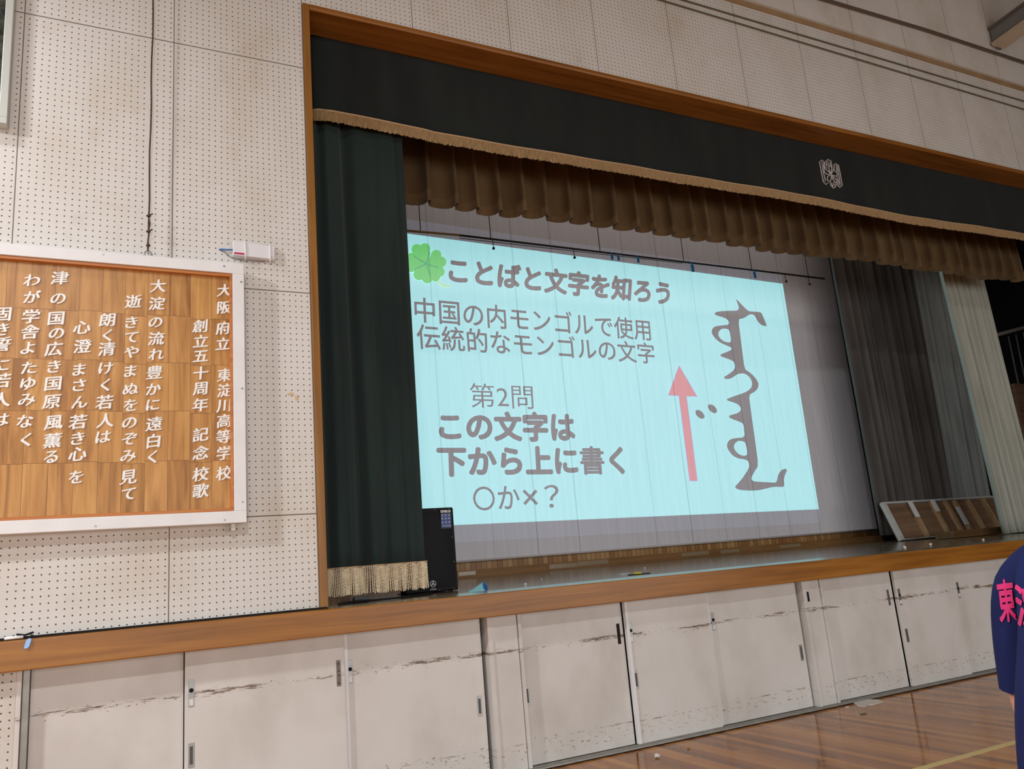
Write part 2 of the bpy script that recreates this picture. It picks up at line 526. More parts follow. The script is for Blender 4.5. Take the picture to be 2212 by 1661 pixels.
def add_glyphs(bm, text, fn, bold=0.0, extrude=0.0, box_=None):
    """fn(u, v, w) maps the ink box (0..1, 0..1, depth) into the hall"""
    vs, fs = bold_glyph(text, bold, extrude)
    if not vs: return
    if box_ is None:
        x0, x1 = min(v.x for v in vs), max(v.x for v in vs)
        y0, y1 = min(v.y for v in vs), max(v.y for v in vs)
    else: x0, x1, y0, y1 = box_
    nv = [bm.verts.new(fn((v.x - x0) / (x1 - x0), (v.y - y0) / (y1 - y0), v.z)) for v in vs]
    for f in fs:
        try: bm.faces.new([nv[i] for i in f])
        except ValueError: pass
def quad_fn(TL, TR, BR, BL, Y, depth=0.08):
    P = [at(*q, Y=Y) for q in (TL, TR, BR, BL)]
    def fn(u, v, w):
        top = P[0].lerp(P[1], u)
        bot = P[3].lerp(P[2], u)
        p = bot.lerp(top, v)
        p.y = Y - w * depth
        return p
    return fn
def poly_mesh(name, outlines, Y, mat, parent, kpx=None):
    """flat figure from outlines given in photo pixels, lying on the plane Y (inner outlines are holes)"""
    c = bpy.data.curves.new('outline_tmp', 'CURVE')
    c.dimensions = '2D'
    c.fill_mode = 'FRONT'
    for pl in outlines:
        sp = c.splines.new('POLY')
        sp.points.add(len(pl) - 1)
        sp.use_cyclic_u = True
        for p, q in zip(sp.points, pl):
            w = at(q[0], q[1], Y=Y)
            p.co = (w.x, w.z, 0, 1)
    o = bpy.data.objects.new('outline_tmp', c)
    COL.objects.link(o)
    dg = bpy.context.evaluated_depsgraph_get()
    dg.update()
    me = bpy.data.meshes.new_from_object(o.evaluated_get(dg))
    bpy.data.objects.remove(o)
    bpy.data.curves.remove(c)
    bm = bmesh.new()
    nv = [bm.verts.new((v.co.x, Y, v.co.y)) for v in me.vertices]
    for p in me.polygons:
        bm.faces.new([nv[i] for i in p.vertices])
    bpy.data.meshes.remove(me)
    return link(name, bm, mat, parent)
def smooth_poly(pts, it=2):
    for _ in range(it):
        q = []
        n = len(pts)
        for i in range(n):
            a, b = pts[i], pts[(i + 1) % n]
            q.append((a[0] * .75 + b[0] * .25, a[1] * .75 + b[1] * .25))
            q.append((a[0] * .25 + b[0] * .75, a[1] * .25 + b[1] * .75))
        pts = q
    return pts

# ------------------------------------------------------------------ the hall
OX0, OX1, OZ1 = 0.965, 12.75, 5.735          # opening of the stage (inside the wooden frame)
FX0, FX1, FZ1 = 0.913, 12.80, 5.777          # outside of the frame
STG = 1.24                                    # stage edge
def stage_z(y): return STG + 0.0175 * y
o = link('wall_front', BX((-9, FX0, 0, 0.30, STG - 0.02, 9.2), (FX0, FX1, 0, 0.30, FZ1, 9.2), (FX1, 16, 0, 0.30, STG - 0.02, 9.2), (-9, -0.775, 0, 0.30, 0, STG - 0.02), (9.42, 16, 0.03, 0.155, 0.012, 1.066)), 'peg')
tag(o, 'cream perforated board wall around the stage opening', 'wall', kind='structure')
o = link('floor', BX((-9, 16, -14, 0.30, -0.10, 0)), 'floor')
tag(o, 'varnished brown plank floor of the hall', 'floor', kind='structure')
o = link('ceiling', BX((-9, 16, -14, 0.30, 9.2, 9.3)), plain('ceiling_board', rgb(170, 155, 135), 0.8))
tag(o, 'ceiling of the hall', 'ceiling', kind='structure')
# wall thickened above the timber ledge, the ledge itself
o = link('wall_upper', BX((-9, 16, -0.022, 0.0, 7.098, 9.2)), pegboard('plain_upper_board', False))
tag(o, 'plain beige boarded wall above the timber ledge', 'wall', kind='structure')
bm = bmesh.new()
hexa(bm, [(-9, 0, 7.070), (16, 0, 7.070), (16, -0.024, 7.070), (-9, -0.024, 7.070)], [(-9, 0, 7.022), (16, 0, 7.022), (16, -0.014, 7.022), (-9, -0.014, 7.022)])
o = link('trim_4', bm, plain('varnished_ledge', rgb(158, 130, 98), 0.5, 0.3, 0, 0.12, 3))
tag(o, 'thin timber ledge high on the wall', 'trim', kind='structure')
o = link('trim_5', BX((-9, 16, -0.028, 0.0, 7.0705, 7.0975)), plain('pale_ledge_lip', rgb(190, 176, 160), 0.6))
tag(o, 'pale lip on the timber ledge high on the wall', 'trim', kind='structure')

# wooden frame round the opening
bm = bmesh.new()
box(bm, FX0, FX0 + 0.052, -0.022, 0.26, STG, FZ1)
o = link('trim_1', bm, 'trimv', bevel=0.004)
tag(o, 'left wooden upright of the stage opening', 'trim', kind='structure')
link('inner_jamb', BX((FX0 + 0.053, FX0 + 0.075, 0.10, 0.27, STG, FZ1 - 0.044)), plain('dark_jamb_wood', rgb(92, 58, 36), 0.5), o)  # stepped inner jamb in a darker brown wood
bm = bmesh.new()
prof = [(-0.022, FZ1), (-0.022, FZ1 - 0.030), (-0.012, FZ1 - 0.044), (0.28, FZ1 - 0.044), (0.28, FZ1)]
hexa(bm, [(FX0 + 0.053, a, b) for a, b in prof], [(FX1 - 0.053, a, b) for a, b in prof])
o = link('trim_2', bm, 'trim', bevel=0.003)
tag(o, 'wooden head of the stage opening above the green valance', 'trim', kind='structure')
o = link('trim_3', BX((FX1 - 0.052, FX1, -0.022, 0.26, STG, FZ1)), 'trimv', bevel=0.004)
tag(o, 'right wooden upright of the stage opening', 'trim', kind='structure')

# stage edge: a deep wooden beam with a worn, slightly tilted top
bm = bmesh.new()
prof = [(-0.10, 1.230), (-0.10, 1.068), (0.03, 1.068), (0.03, 1.236), (-0.004, 1.236)]
hexa(bm, [(-9, a, b) for a, b in prof], [(16, a, b) for a, b in prof])
o = link('trim_6', bm, 'nosing', bevel=0.006)
tag(o, 'long orange brown wooden beam along the stage edge', 'trim', kind='structure')
bm = bmesh.new()
hexa(bm, [(FX0 + .06, -0.094, 1.2305), (FX0 + .06, 0.10, 1.2435), (FX0 + .06, 0.10, 1.20), (FX0 + .06, -0.094, 1.20)], [(FX1, -0.094, 1.2305), (FX1, 0.10, 1.2435), (FX1, 0.10, 1.20), (FX1, -0.094, 1.20)])
o = link('edge_strip', bm, plain('polished_edge', rgb(120, 108, 84), 0.22, 0.7, 0, 0.25, 9))
o.name = 'trim_7'
tag(o, 'polished worn strip on top of the stage edge', 'trim', kind='structure')
bm = bmesh.new()
hexa(bm, [(-1.5, 0.10, stage_z(0.1)), (15, 0.10, stage_z(0.1)), (15, 7, stage_z(7)), (-1.5, 7, stage_z(7))],
     [(-1.5, 0.10, 1.10), (15, 0.10, 1.10), (15, 7, 1.10), (-1.5, 7, 1.10)])
o = link('stage_floor', bm, 'stage')
tag(o, 'worn grey brown plank floor of the stage', 'floor', kind='structure')
# stage house
o = link('wall_back', BX((-1.5, 15, 4.30, 4.45, 1.2, 9.2)), plain('stage_back_plaster', rgb(150, 140, 128), 0.8))
tag(o, 'plain back wall of the stage behind the screen', 'wall', kind='structure')
o = link('wall_slats', BX((1.0, 11.3, 4.22, 4.30, 1.405, 1.95)), 'slats')
tag(o, 'narrow vertical wood slats under the screen', 'wall', kind='structure')
o = link('baseboard_back', BX((1.0, 11.5, 4.10, 4.22, 1.27, 1.408)), 'brown_board')
tag(o, 'brown kick board along the back of the stage', 'baseboard', kind='structure')
o = link('wall_stage_left', BX((-1.6, -1.5, 0.30, 4.45, 1.2, 9.2)), 'black')
tag(o, 'dark side wall of the left wing', 'wall', kind='structure')
o = link('wall_stage_right', BX((14.9, 15.0, 0.30, 4.45, 1.2, 9.2)), 'black')
tag(o, 'dark side wall of the right wing', 'wall', kind='structure')
o = link('ceiling_stage', BX((-1.6, 15.0, 0.30, 4.45, 9.2, 9.3)), 'black')
tag(o, 'dark loft above the stage', 'ceiling', kind='structure')
# recess behind the storage doors and the door posts
o = link('wall_under_stage', BX((-0.775, 16, 0.16, 0.20, 0, 1.10)), 'dark_gap')  # dark colour stands in for the shade behind the doors
tag(o, 'backing panel painted dark for the void behind the storage doors', 'wall', kind='structure')
def post(n, x0, x1, y0=0.015, label=''):
    o = link('trim_%d' % n, BX((x0, x1, y0, 0.14, 0.012, 1.07)), 'door', bevel=0.003)
    tag(o, label, 'trim', kind='structure')
    return o
post(8, -0.775, -0.748, 0.0, 'chipped cream edge of the perforated wall beside the doors')
o = link('trim_9', BX((-0.746, -0.712, 0.03, 0.14, 0.012, 1.07)), 'rail', bevel=0.002)
tag(o, 'grey metal door frame at the left end of the storage doors', 'trim', kind='structure')
post(10, 2.142, 2.345, 0.03, 'cream post between third and fourth storage doors')
link('corner_strip', BX((2.105, 2.140, 0.02, 0.14, 0.012, 1.07)), 'door', bpy.data.objects['trim_10'])
link('corner_strip', BX((2.350, 2.375, 0.02, 0.14, 0.012, 1.07)), 'door', bpy.data.objects['trim_10'])
post(11, 5.205, 5.385, 0.03, 'cream post between sixth and seventh storage doors')
link('corner_strip', BX((5.172, 5.200, 0.02, 0.14, 0.012, 1.07)), 'door', bpy.data.objects['trim_11'])
link('corner_strip', BX((5.390, 5.412, 0.02, 0.14, 0.012, 1.07)), 'door', bpy.data.objects['trim_11'])
post(12, 8.28, 8.46, 0.03, 'cream post after the ninth storage door')
bm = BX((-0.775, 16, -0.045, 0.16, 0.0, 0.010), (-0.775, 16, -0.045, -0.030, 0.0, 0.018), (-0.775, 16, 0.035, 0.045, 0.0, 0.016))
o = link('trim_13', bm, 'rail', bevel=0.002)
tag(o, 'grey metal sliding track on the floor below the doors', 'trim', kind='structure')

# ------------------------------------------------------------------ storage doors under the stage
def door(n, x0, x1, yf, label, edge=None):
    d = link('door_%d' % n, BX((x0, x1, yf, yf + 0.030, 0.014, 1.066)), 'door', bevel=0.003)
    tag(d, label, 'door', kind='structure')
    if edge == 'L': link('edge_strip', BX((x0 - 0.001, x0 + 0.026, yf - 0.010, yf + 0.028, 0.016, 1.064)), 'white_paint', d, bevel=0.002)
    if edge == 'R': link('edge_strip', BX((x1 - 0.012, x1 + 0.001, yf - 0.004, yf + 0.028, 0.016, 1.064)), 'white_paint', d, bevel=0.002)
    return d
def pull(d, x, z0, z1, yf):
    bm = bmesh.new()
    box(bm, x - 0.017, x + 0.017, yf - 0.003, yf + 0.002, z0, z1)
    p = link('recessed_pull', bm, 'metal', d, bevel=0.001)
    link('pull_recess', BX((x - 0.009, x + 0.009, yf - 0.0045, yf - 0.001, z0 + 0.018, z1 - 0.018)), plain('recess_grey', rgb(84, 84, 82), 0.5), p)
    return p
def lock(d, x, z0, z1, yf):
    p = link('door_lock', BX((x - 0.016, x + 0.016, yf - 0.003, yf + 0.002, z0, z1)), 'metal', d, bevel=0.001)
    bm = bmesh.new()
    disc(bm, (x, yf - 0.003, z0 + (z1 - z0) * 0.60), 0.013, 0.003, 14)
    link('lock_thumb_turn', bm, 'black', p)
    link('lock_sticker', BX((x - 0.011, x + 0.011, yf - 0.004, yf - 0.002, z0 + 0.01, z0 + 0.045)), 'white_paint', p)
    return p
def strike(d, x, z0, z1, yf, mat='rust'):
    p = link('latch_plate', BX((x - 0.014, x + 0.014, yf - 0.003, yf + 0.002, z0, z1)), mat, d, bevel=0.001)
    bm = bmesh.new()
    for f in (0.12, 0.42, 0.58, 0.86): disc(bm, (x, yf - 0.0028, z0 + (z1 - z0) * f), 0.0045, 0.002, 10)
    link('plate_screws', bm, 'black', p)
    return p
YA, YB = 0.045, 0.080
d = door(1, -0.710, 0.094, YB, 'leftmost cream storage door under the stage, beside the perforated wall')
d = door(2, 0.098, 1.074, YA, 'second cream storage door from the left, under the song board')
lock(d, 0.134, 0.740, 0.838 + .06, YA); pull(d, 0.135, 0.401, 0.537, YA); strike(d, 1.032, 0.738, 0.899, YA)
d = door(3, 1.078, 2.075, YB, 'third cream storage door, with the heaviest scrape marks', 'L')
lock(d, 1.118, 0.740, 0.890, YB); pull(d, 2.028, 0.401, 0.536, YB)
d = door(4, 2.378, 3.290, YB, 'fourth cream storage door, just right of the first post')
pull(d, 2.408, 0.417, 0.550, YB); strike(d, 3.245, 0.748, 0.900, YB, 'dark_gap')
d = door(5, 3.298, 4.120, YA, 'fifth cream storage door, below the white torn slide bottom', 'L')
lock(d, 3.335, 0.750, 0.900, YA); pull(d, 3.337, 0.407, 0.541, YA)
d = door(6, 4.124, 5.150, YB, 'sixth cream storage door, left of the second post', 'L')
lock(d, 4.185, 0.747, 0.891, YB); pull(d, 5.105, 0.398, 0.529, YB)
d = door(7, 5.415, 6.375, YB, 'seventh cream storage door, right of the second post')
strike(d, 6.310, 0.750, 0.894, YB)
d = door(8, 6.385, 7.240, YA, 'eighth cream storage door, with a lock at its left edge')
lock(d, 6.420, 0.742, 0.892, YA); pull(d, 6.425, 0.404, 0.526, YA)
d = door(9, 7.246, 8.270, YB, 'ninth cream storage door, behind the person in navy', 'L')
lock(d, 7.325, 0.726, 0.879, YB)
d = door(10, 8.47, 9.40, YB, 'tenth cream storage door, hidden at the right end')
bpy.data.objects['door_5']['label'] = 'fifth cream storage door, with lock and pull at its left edge'
link('latch_slot', BX((5.205 + .02, 5.205 + .042, 0.026, 0.031, 0.884, 0.968)), 'dark_gap', bpy.data.objects['trim_11'])

# ------------------------------------------------------------------ song board
YBF = -0.125           # front of the white frame
BX0, BX1, BZ0, BZ1 = -2.95, 0.441, 1.810, 3.538
FWD = 0.074            # frame width
board = empty('song_board', (-1.25, -0.03, BZ0), 'wide white-framed wooden board with white brush lettering, hung on the wall', 'sign')
bm = bmesh.new()
box(bm, BX0, BX1, YBF, -0.03, BZ1 - FWD, BZ1)
box(bm, BX0, BX1, YBF, -0.03, BZ0, BZ0 + FWD)
box(bm, BX0, BX0 + FWD, YBF, -0.03, BZ0 + FWD, BZ1 - FWD)
box(bm, BX1 - FWD, BX1, YBF, -0.03, BZ0 + FWD, BZ1 - FWD)
link('frame', bm, 'white_paint', board, bevel=0.003)
bm = bmesh.new()
a0, a1, c0, c1 = BX0 + FWD, BX1 - FWD, BZ0 + FWD, BZ1 - FWD
for q in ((a0, a1, c1 - 0.020, c1), (a0, a1, c0, c0 + 0.020), (a0, a0 + 0.018, c0 + .02, c1 - .02), (a1 - 0.018, a1, c0 + .02, c1 - .02)):
    box(bm, q[0], q[1], YBF + 0.012, YBF + 0.05, q[2], q[3])
link('inner_moulding', bm, wood('orange_moulding', rgb(150, 88, 40), rgb(186, 116, 58), rgb(206, 140, 80), 'X', 1, 0.4, 0.4), board, bevel=0.004)
def board_wood():
    k = NT('plank_tiles', 0.38, 0.4)
    p, x, y, z = k.pos()
    tw, th = 0.1285, 0.314
    ux = k.math('DIVIDE', k.math('SUBTRACT', 0.367, x), tw)
    ix = k.math('FLOOR', ux)
    wn0 = k.n('ShaderNodeTexWhiteNoise', noise_dimensions='1D')
    k.put(wn0.inputs['W'], ix)
    uz = k.math('ADD', k.math('DIVIDE', k.math('SUBTRACT', 3.464, z), th), k.math('MULTIPLY', k.math('SUBTRACT', wn0.outputs['Value'], 0.5), 0.06))
    iz = k.math('FLOOR', uz)
    wn = k.n('ShaderNodeTexWhiteNoise', noise_dimensions='2D')
    cv = k.n('ShaderNodeCombineXYZ')
    k.put(cv.inputs[0], ix)
    k.put(cv.inputs[1], iz)
    k.put(wn.inputs['Vector'], cv.outputs[0])
    base = k.ramp(wn.outputs['Value'], [(0.0, rgb(142, 96, 46)), (0.3, rgb(176, 124, 66)), (0.65, rgb(190, 138, 78)), (1.0, rgb(206, 156, 88))])
    sh = k.n('ShaderNodeVectorMath', operation='ADD')
    k.put(sh.inputs[0], p)
    k.put(sh.inputs[1], wn.outputs['Color'])
    g = k.noise(k.vscale(sh.outputs[0], (14, 1, 1.1)), 1.4, 5, 0.55, 0.8)
    base = k.mix(0.65, base, k.ramp(g, [(0.34, rgb(132, 84, 36)), (0.5, rgb(180, 128, 66)), (0.66, rgb(206, 156, 92))]))
    fx = k.math('FRACT', ux)
    fz = k.math('FRACT', uz)
    gx = k.math('LESS_THAN', k.math('MINIMUM', fx, k.math('SUBTRACT', 1.0, fx)), 0.012)
    gz = k.math('LESS_THAN', k.math('MINIMUM', fz, k.math('SUBTRACT', 1.0, fz)), 0.006)
    base = k.mix(k.math('MULTIPLY', k.math('MAXIMUM', gx, gz), 0.6), base, rgb(92, 56, 26))
    k.color(base)
    return k.m
link('wood_panel', BX((a0, a1, YBF + 0.045, -0.04, c0, c1)), board_wood(), board)
YTX = YBF + 0.044
cols = [
 [('大', 1118, 340), ('阪', 1118, 425), ('府', 1113, 528), ('立', 1112, 605), ('東', 1120, 762), ('淀', 1120, 838), ('川', 1115, 915), ('高', 1117, 990), ('等', 1115, 1068), ('学', 1117, 1150), ('校', 1117, 1250)],
 [('創', 997, 518), ('立', 1000, 592), ('五', 1000, 668), ('十', 1000, 752), ('周', 998, 830), ('年', 998, 910), ('記', 1000, 1058), ('念', 1000, 1148), ('校', 1000, 1255), ('歌', 1000, 1338)],
 [('大', 788, 318), ('淀', 782, 405), ('の', 775, 500), ('流', 778, 580), ('れ', 780, 658), ('豊', 770, 748), ('か', 765, 832), ('に', 762, 910), ('遠', 768, 1005), ('白', 765, 1090), ('く', 760, 1170)],
 [('逝', 665, 395), ('き', 655, 500), ('て', 655, 575), ('や', 655, 648), ('ま', 650, 742), ('ぬ', 652, 830), ('を', 650, 912), ('の', 645, 1000), ('ぞ', 645, 1080), ('み', 640, 1165), ('見', 640, 1270), ('て', 640, 1355)],
 [('朗', 535, 487), ('く', 535, 565), ('清', 532, 632), ('け', 528, 728), ('く', 525, 812), ('若', 520, 897), ('人', 525, 988), ('は', 515, 1070)],
 [('心', 410, 525), ('澄', 412, 618), ('ま', 395, 735), ('さ', 395, 812), ('ん', 398, 897), ('若', 388, 995), ('き', 388, 1078), ('心', 388, 1155), ('を', 380, 1270)],
 [('津', 298, 278), ('の', 290, 382), ('国', 280, 480), ('の', 282, 555), ('広', 268, 632), ('き', 270, 720), ('国', 265, 805), ('原', 258, 895), ('風', 268, 998), ('薫', 262, 1088), ('る', 255, 1170)],
 [('わ', 160, 290), ('が', 160, 372), ('学', 155, 470), ('舎', 150, 547), ('よ', 140, 627), ('た', 145, 725), ('ゆ', 140, 805), ('み', 135, 885), ('な', 125, 992), ('く', 130, 1085)],
 [('固', 14, 460), ('き', 10, 535), ('誓', 10, 608), ('に', 8, 713), ('若', 6, 790), ('人', 6, 885), ('は', 4, 985)],
]
KANA = set('のれかにくきてやまぬをぞみけはさんるわがよたゆな')
for ci, colm in enumerate(cols):
    for ch, cx, cy in colm:
        bm = bmesh.new()
        px, py = cx * 0.43347, 480 + cy * 0.43347
        c = at(px, py, Y=YTX)
        w, h = (0.092, 0.088) if ch in KANA else (0.098, 0.094)
        vs, fs = bold_glyph(ch, 0.030, 0.03, (0.92, 0.40))
        mx = (min(v.x for v in vs) + max(v.x for v in vs)) / 2
        my = (min(v.y for v in vs) + max(v.y for v in vs)) / 2
        nv = []
        for v in vs:
            u, t = v.x - mx, v.y - my
            t2 = t + 0.13 * u                      # strokes rise to the right, as written with a brush
            u2 = u + 0.03 * math.sin(t * 5.0)
            nv.append(bm.verts.new((c.x + u2 * w, YTX - 0.001 - (v.z + 0.03) * 0.05, c.z + t2 * h)))
        for f in fs:
            try: bm.faces.new([nv[i] for i in f])
            except ValueError: pass
        link('brush_character', bm, 'white_letter', board)
for px, py in ((222, 549), (484, 575), (521, 609), (523, 839), (524, 1084), (485, 1123), (206, 1136)):
    c = at(px, py, Y=YBF)
    bm = bmesh.new()
    disc(bm, (c.x, YBF + 0.0005, c.z), 0.006, 0.003, 12)
    link('screw', bm, 'metal', board)
rp = at(320, 540, Y=-0.08)
bm = bmesh.new()
torus(bm, (rp.x, -0.08, BZ1 + 0.026), 0.022, 0.005, 'Y')
tube(bm, [(rp.x, -0.08, BZ1 - 0.01), (rp.x, -0.08, BZ1 + 0.006)], 0.006)
link('hanging_ring', bm, 'metal', board, True)
bm = bmesh.new()
q = at(503, 1140, Y=-0.06)
box(bm, q.x - 0.012, q.x + 0.012, -0.075, -0.03, BZ0 - 0.045, BZ0 - 0.001)
link('support_clip', bm, plain('clear_plastic', rgb(190, 196, 186), 0.2, 0.5), board)
# rope
rope = empty('hanging_rope', (rp.x, -0.08, BZ1 + 0.05), 'dark brown knotted rope hanging down the wall to the board', 'rope')
bm = bmesh.new()
r0 = at(330, 0, Y=-0.06)
pts = [(rp.x, -0.08, BZ1 + 0.046), (rp.x - 0.004, -0.078, BZ1 + 0.09), (rp.x + 0.002, -0.078, BZ1 + 0.16), (rp.x, -0.076, BZ1 + 0.24)]
n = 30
for i in range(1, n + 1):
    t = i / n
    pts.append((rp.x + (0.016) * t + 0.003 * math.sin(i * 1.7), -0.076 - 0.075 * t, BZ1 + 0.24 + (9.0 - BZ1 - 0.24) * t))
tube(bm, pts, 0.0052, 8)
M['rope'] = cloth('dark_rope', rgb(66, 52, 44), rgb(98, 80, 68), 0.9, 0, 200, 60, 1.0)
link('rope_strand', bm, 'rope', rope, True)
def knot(z, s=1.0, tail=True):
    bm = bmesh.new()
    torus(bm, (rp.x, -0.079, z), 0.008 * s, 0.006 * s, 'Z', 12, 8)
    torus(bm, (rp.x, -0.079, z + 0.008), 0.007 * s, 0.0055 * s, 'X', 12, 8)
    if tail:
        tube(bm, [(rp.x - 0.014, -0.08, z + 0.002), (rp.x, -0.084, z), (rp.x + 0.024, -0.08, z + 0.018)], 0.0045, 8)
    link('knot', bm, 'rope', rope, True)
knot(BZ1 + 0.088, 1.0, False)
knot(BZ1 + 0.185)
knot(BZ1 + 0.295)
bm = bmesh.new()
tube(bm, [(rp.x, -0.08, BZ1 + 0.19), (rp.x + 0.009, -0.083, BZ1 + 0.24), (rp.x, -0.08, BZ1 + 0.29)], 0.0042, 8)
link('rope_strand', bm, 'rope', rope, True)

# framed dark panel at the top left
pan = empty('framed_panel', (-1.7, -0.02, 4.35), 'dark glossy panel in a pale metal frame, high at the left edge of the wall', 'panel')
bm = bmesh.new()
x1 = -0.965
for q in ((x1 - 1.6, x1, 4.350, 4.395), (x1 - 1.6, x1, 5.80, 5.845), (x1 - 0.045, x1, 4.395, 5.80), (x1 - 1.6, x1 - 1.555, 4.395, 5.80)):
    box(bm, q[0], q[1], -0.085, -0.005, q[2], q[3])
link('frame', bm, plain('pale_aluminium', rgb(196, 200, 194), 0.4, 0.4, 0.2), pan, bevel=0.003)
k = NT('dark_glossy_board', 0.25, 0.5)
k.color(k.ramp(k.noise(k.pos()[0], 18, 5), [(0.35, rgb(34, 38, 36)), (0.7, rgb(86, 88, 84))]))
link('panel_face', BX((x1 - 1.56, x1 - 0.04, -0.065, -0.01, 4.39, 5.805)), k.m, pan)

# white receiver box strapped to the wall
rc = empty('wall_receiver', (0.52, -0.0, 3.63), 'small white plastic box strapped to the perforated wall beside the song board', 'device')
bm = bmesh.new()
hexa(bm, [(0.381, -0.010, 3.622), (0.664, -0.010, 3.619), (0.664, -0.010, 3.727), (0.381, -0.010, 3.733)],
     [(0.383, -0.052, 3.628), (0.662, -0.042, 3.625), (0.662, -0.042, 3.722), (0.383, -0.052, 3.731)])
link('casing', bm, plain('white_plastic', rgb(226, 226, 232), 0.35, 0.4), rc, bevel=0.004)
link('red_label', BX((0.388, 0.455, -0.0535, -0.050, 3.634, 3.647)), plain('raspberry_label', rgb(190, 60, 100), 0.5), rc)['label'] = 'raspberry red label'
link('badge', BX((0.630, 0.648, -0.0455, -0.043, 3.633, 3.642)), plain('grey_print', rgb(176, 174, 182), 0.5), rc)
for x, t in ((0.459, 0.0535), (0.627, 0.0455)):
    bm = bmesh.new()
    tube(bm, [(x + .002, -0.006, 3.745), (x + 0.001, -t, 3.734), (x + 0.002, -t - 0.003, 3.68), (x + 0.004, -t, 3.622), (x + 0.005, -0.012, 3.600)], 0.0042, 8)
    link('cable_tie', bm, 'white_letter', rc, True)
bm = bmesh.new()
tube(bm, [(0.300, -0.004, 3.676), (0.312, -0.020, 3.672), (0.345, -0.024, 3.671), (0.384, -0.03, 3.672)], 0.0058, 8)
link('blue_cable', bm, plain('blue_plastic', rgb(70, 110, 176), 0.4), rc, True)['label'] = 'blue cable'
bm = bmesh.new()
tube(bm, [(0.302, -0.004, 3.672), (0.33, -0.012, 3.66), (0.36, -0.014, 3.628), (0.40, -0.016, 3.612), (0.46, -0.018, 3.608), (0.60, -0.016, 3.612)], 0.0022, 6)
link('thin_wire', bm, plain('grey_wire', rgb(96, 86, 78), 0.5), rc, True)

# torn stickers on the wall
for (pts, lab) in (([(619, 851), (630, 847.5), (637, 853), (622, 854)], 'upper torn tan sticker bit on the wall right of the board'),
                   ([(637, 855), (646, 857), (643, 866), (638, 864)], 'lower torn tan sticker bit on the wall right of the board')):
    P = [at(*q, Y=-0.0015) for q in pts]
    bm = bmesh.new()
    hexa(bm, P, [p + Vector((0, 0.0014, 0)) for p in P])
    tag(link('torn_sticker', bm, plain('tan_paper', rgb(206, 178, 136), 0.7)), lab, 'sticker', 'torn tan sticker bits')

# cables and conduit high on the wall
for z0, lab in ((6.845, 'upper thin green cable stretched along the wall above the stage'), (6.765, 'lower thin green cable stretched along the wall above the stage')):
    bm = bmesh.new()
    pts = [(-9 + 25 * i / 24, -0.030, z0 - 0.05 * max(0, (-9 + 25 * i / 24 - 4.5)) / 6.0 * (1 if z0 < 6.8 else 0.0)) for i in range(25)]
    tube(bm, pts, 0.0065, 8)
    tag(link('wall_cable', bm, plain('green_grey_cable', rgb(92, 94, 74), 0.6), None, True), lab, 'cable', 'cables along the upper wall')
bm = bmesh.new()
tube(bm, [(-9, -0.075, 7.36), (6.5, -0.075, 7.375), (8.6, -0.075, 7.43), (16, -0.075, 7.44)], 0.016, 10)
tag(link('conduit', bm, plain('dark_grey_pipe', rgb(94, 84, 78), 0.5, 0.4), None, True), 'dark grey conduit pipe running along the upper wall under the roof beam', 'pipe')
# roof beam
bm_ = empty('roof_beam', (9.99, -0.05, 7.56), 'blue grey steel roof beam running out from the upper wall', 'beam')
p0, p1 = at(2143, 101, Y=-0.046), at(2212, 65.5, Y=-0.65)
dirv = (p1 - p0)
dirv.x = 0.04 * 1
e0, e1 = Vector((p0.x, -0.046, p0.z)), None
# slope found from its lower edge
sl = None
for Yt in [-.2, -.3, -.4, -.5, -.6, -.8]:
    pass
def beam_solid(x0, x1, z0, z1, slope=0.08, L=7.0):
    bm = bmesh.new()
    hexa(bm, [(x0, -0.046, z0), (x1, -0.046, z0), (x1, -0.046, z1), (x0, -0.046, z1)],
         [(x0, -0.046 - L, z0 + slope * L), (x1, -0.046 - L, z0 + slope * L), (x1, -0.046 - L, z1 + slope * L), (x0, -0.046 - L, z1 + slope * L)])
    return bm
link('web', beam_solid(10.00, 10.03, 7.60, 7.80), plain('blue_grey_steel', rgb(120, 124, 126), 0.5, 0.4), bm_)
link('upper_flange', beam_solid(9.97, 10.16, 7.795, 7.83), plain('grey_brown_steel', rgb(104, 98, 92), 0.5, 0.4), bm_)  # upper flange in a darker grey brown
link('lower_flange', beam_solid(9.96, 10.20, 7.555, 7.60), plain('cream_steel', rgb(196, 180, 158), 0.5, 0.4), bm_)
bm = bmesh.new()
for dx in (0.05, 0.11):
    disc(bm, (10.00 + dx, -0.046, 7.535), 0.014, 0.02, 10)
link('bolt', bm, 'rust', bm_)

# ------------------------------------------------------------------ stage curtains
YV = 0.285
val = empty('stage_valance', (6.9, YV, 5.0), 'flat dark green valance with gold fringe and white crest across the stage top', 'curtain')
bm = bmesh.new()
rows = []
nx = 160
def val_y(x, z):
    d = 0.0
    d += 0.012 * math.sin(x * 2.1 + z * 0.7) * (5.8 - z) / 0.8
    d += 0.004 * math.sin(x * 7.3)
    if x < 1.12: d += (1.12 - x) * 0.5
    return YV + d
def val_bottom(x): return 5.055 + 0.012 * math.sin(x * 1.3 + 0.6) - (0.010 if x > 2 else 0.0)
for j in range(9):
    t = j / 8
    rows.append([(OX0 + 0.03 + (OX1 - OX0 - 0.06) * i / nx, val_y(OX0 + 0.03 + (OX1 - OX0 - 0.06) * i / nx, val_bottom(0) + t * 0.7), val_bottom(OX0 + (OX1 - OX0) * i / nx) + t * (5.80 - val_bottom(OX0 + (OX1 - OX0) * i / nx))) for i in range(nx + 1)])
sheet(bm, rows)
solid(link('cloth', bm, 'green_val', val, True), 0.004, 1.0)
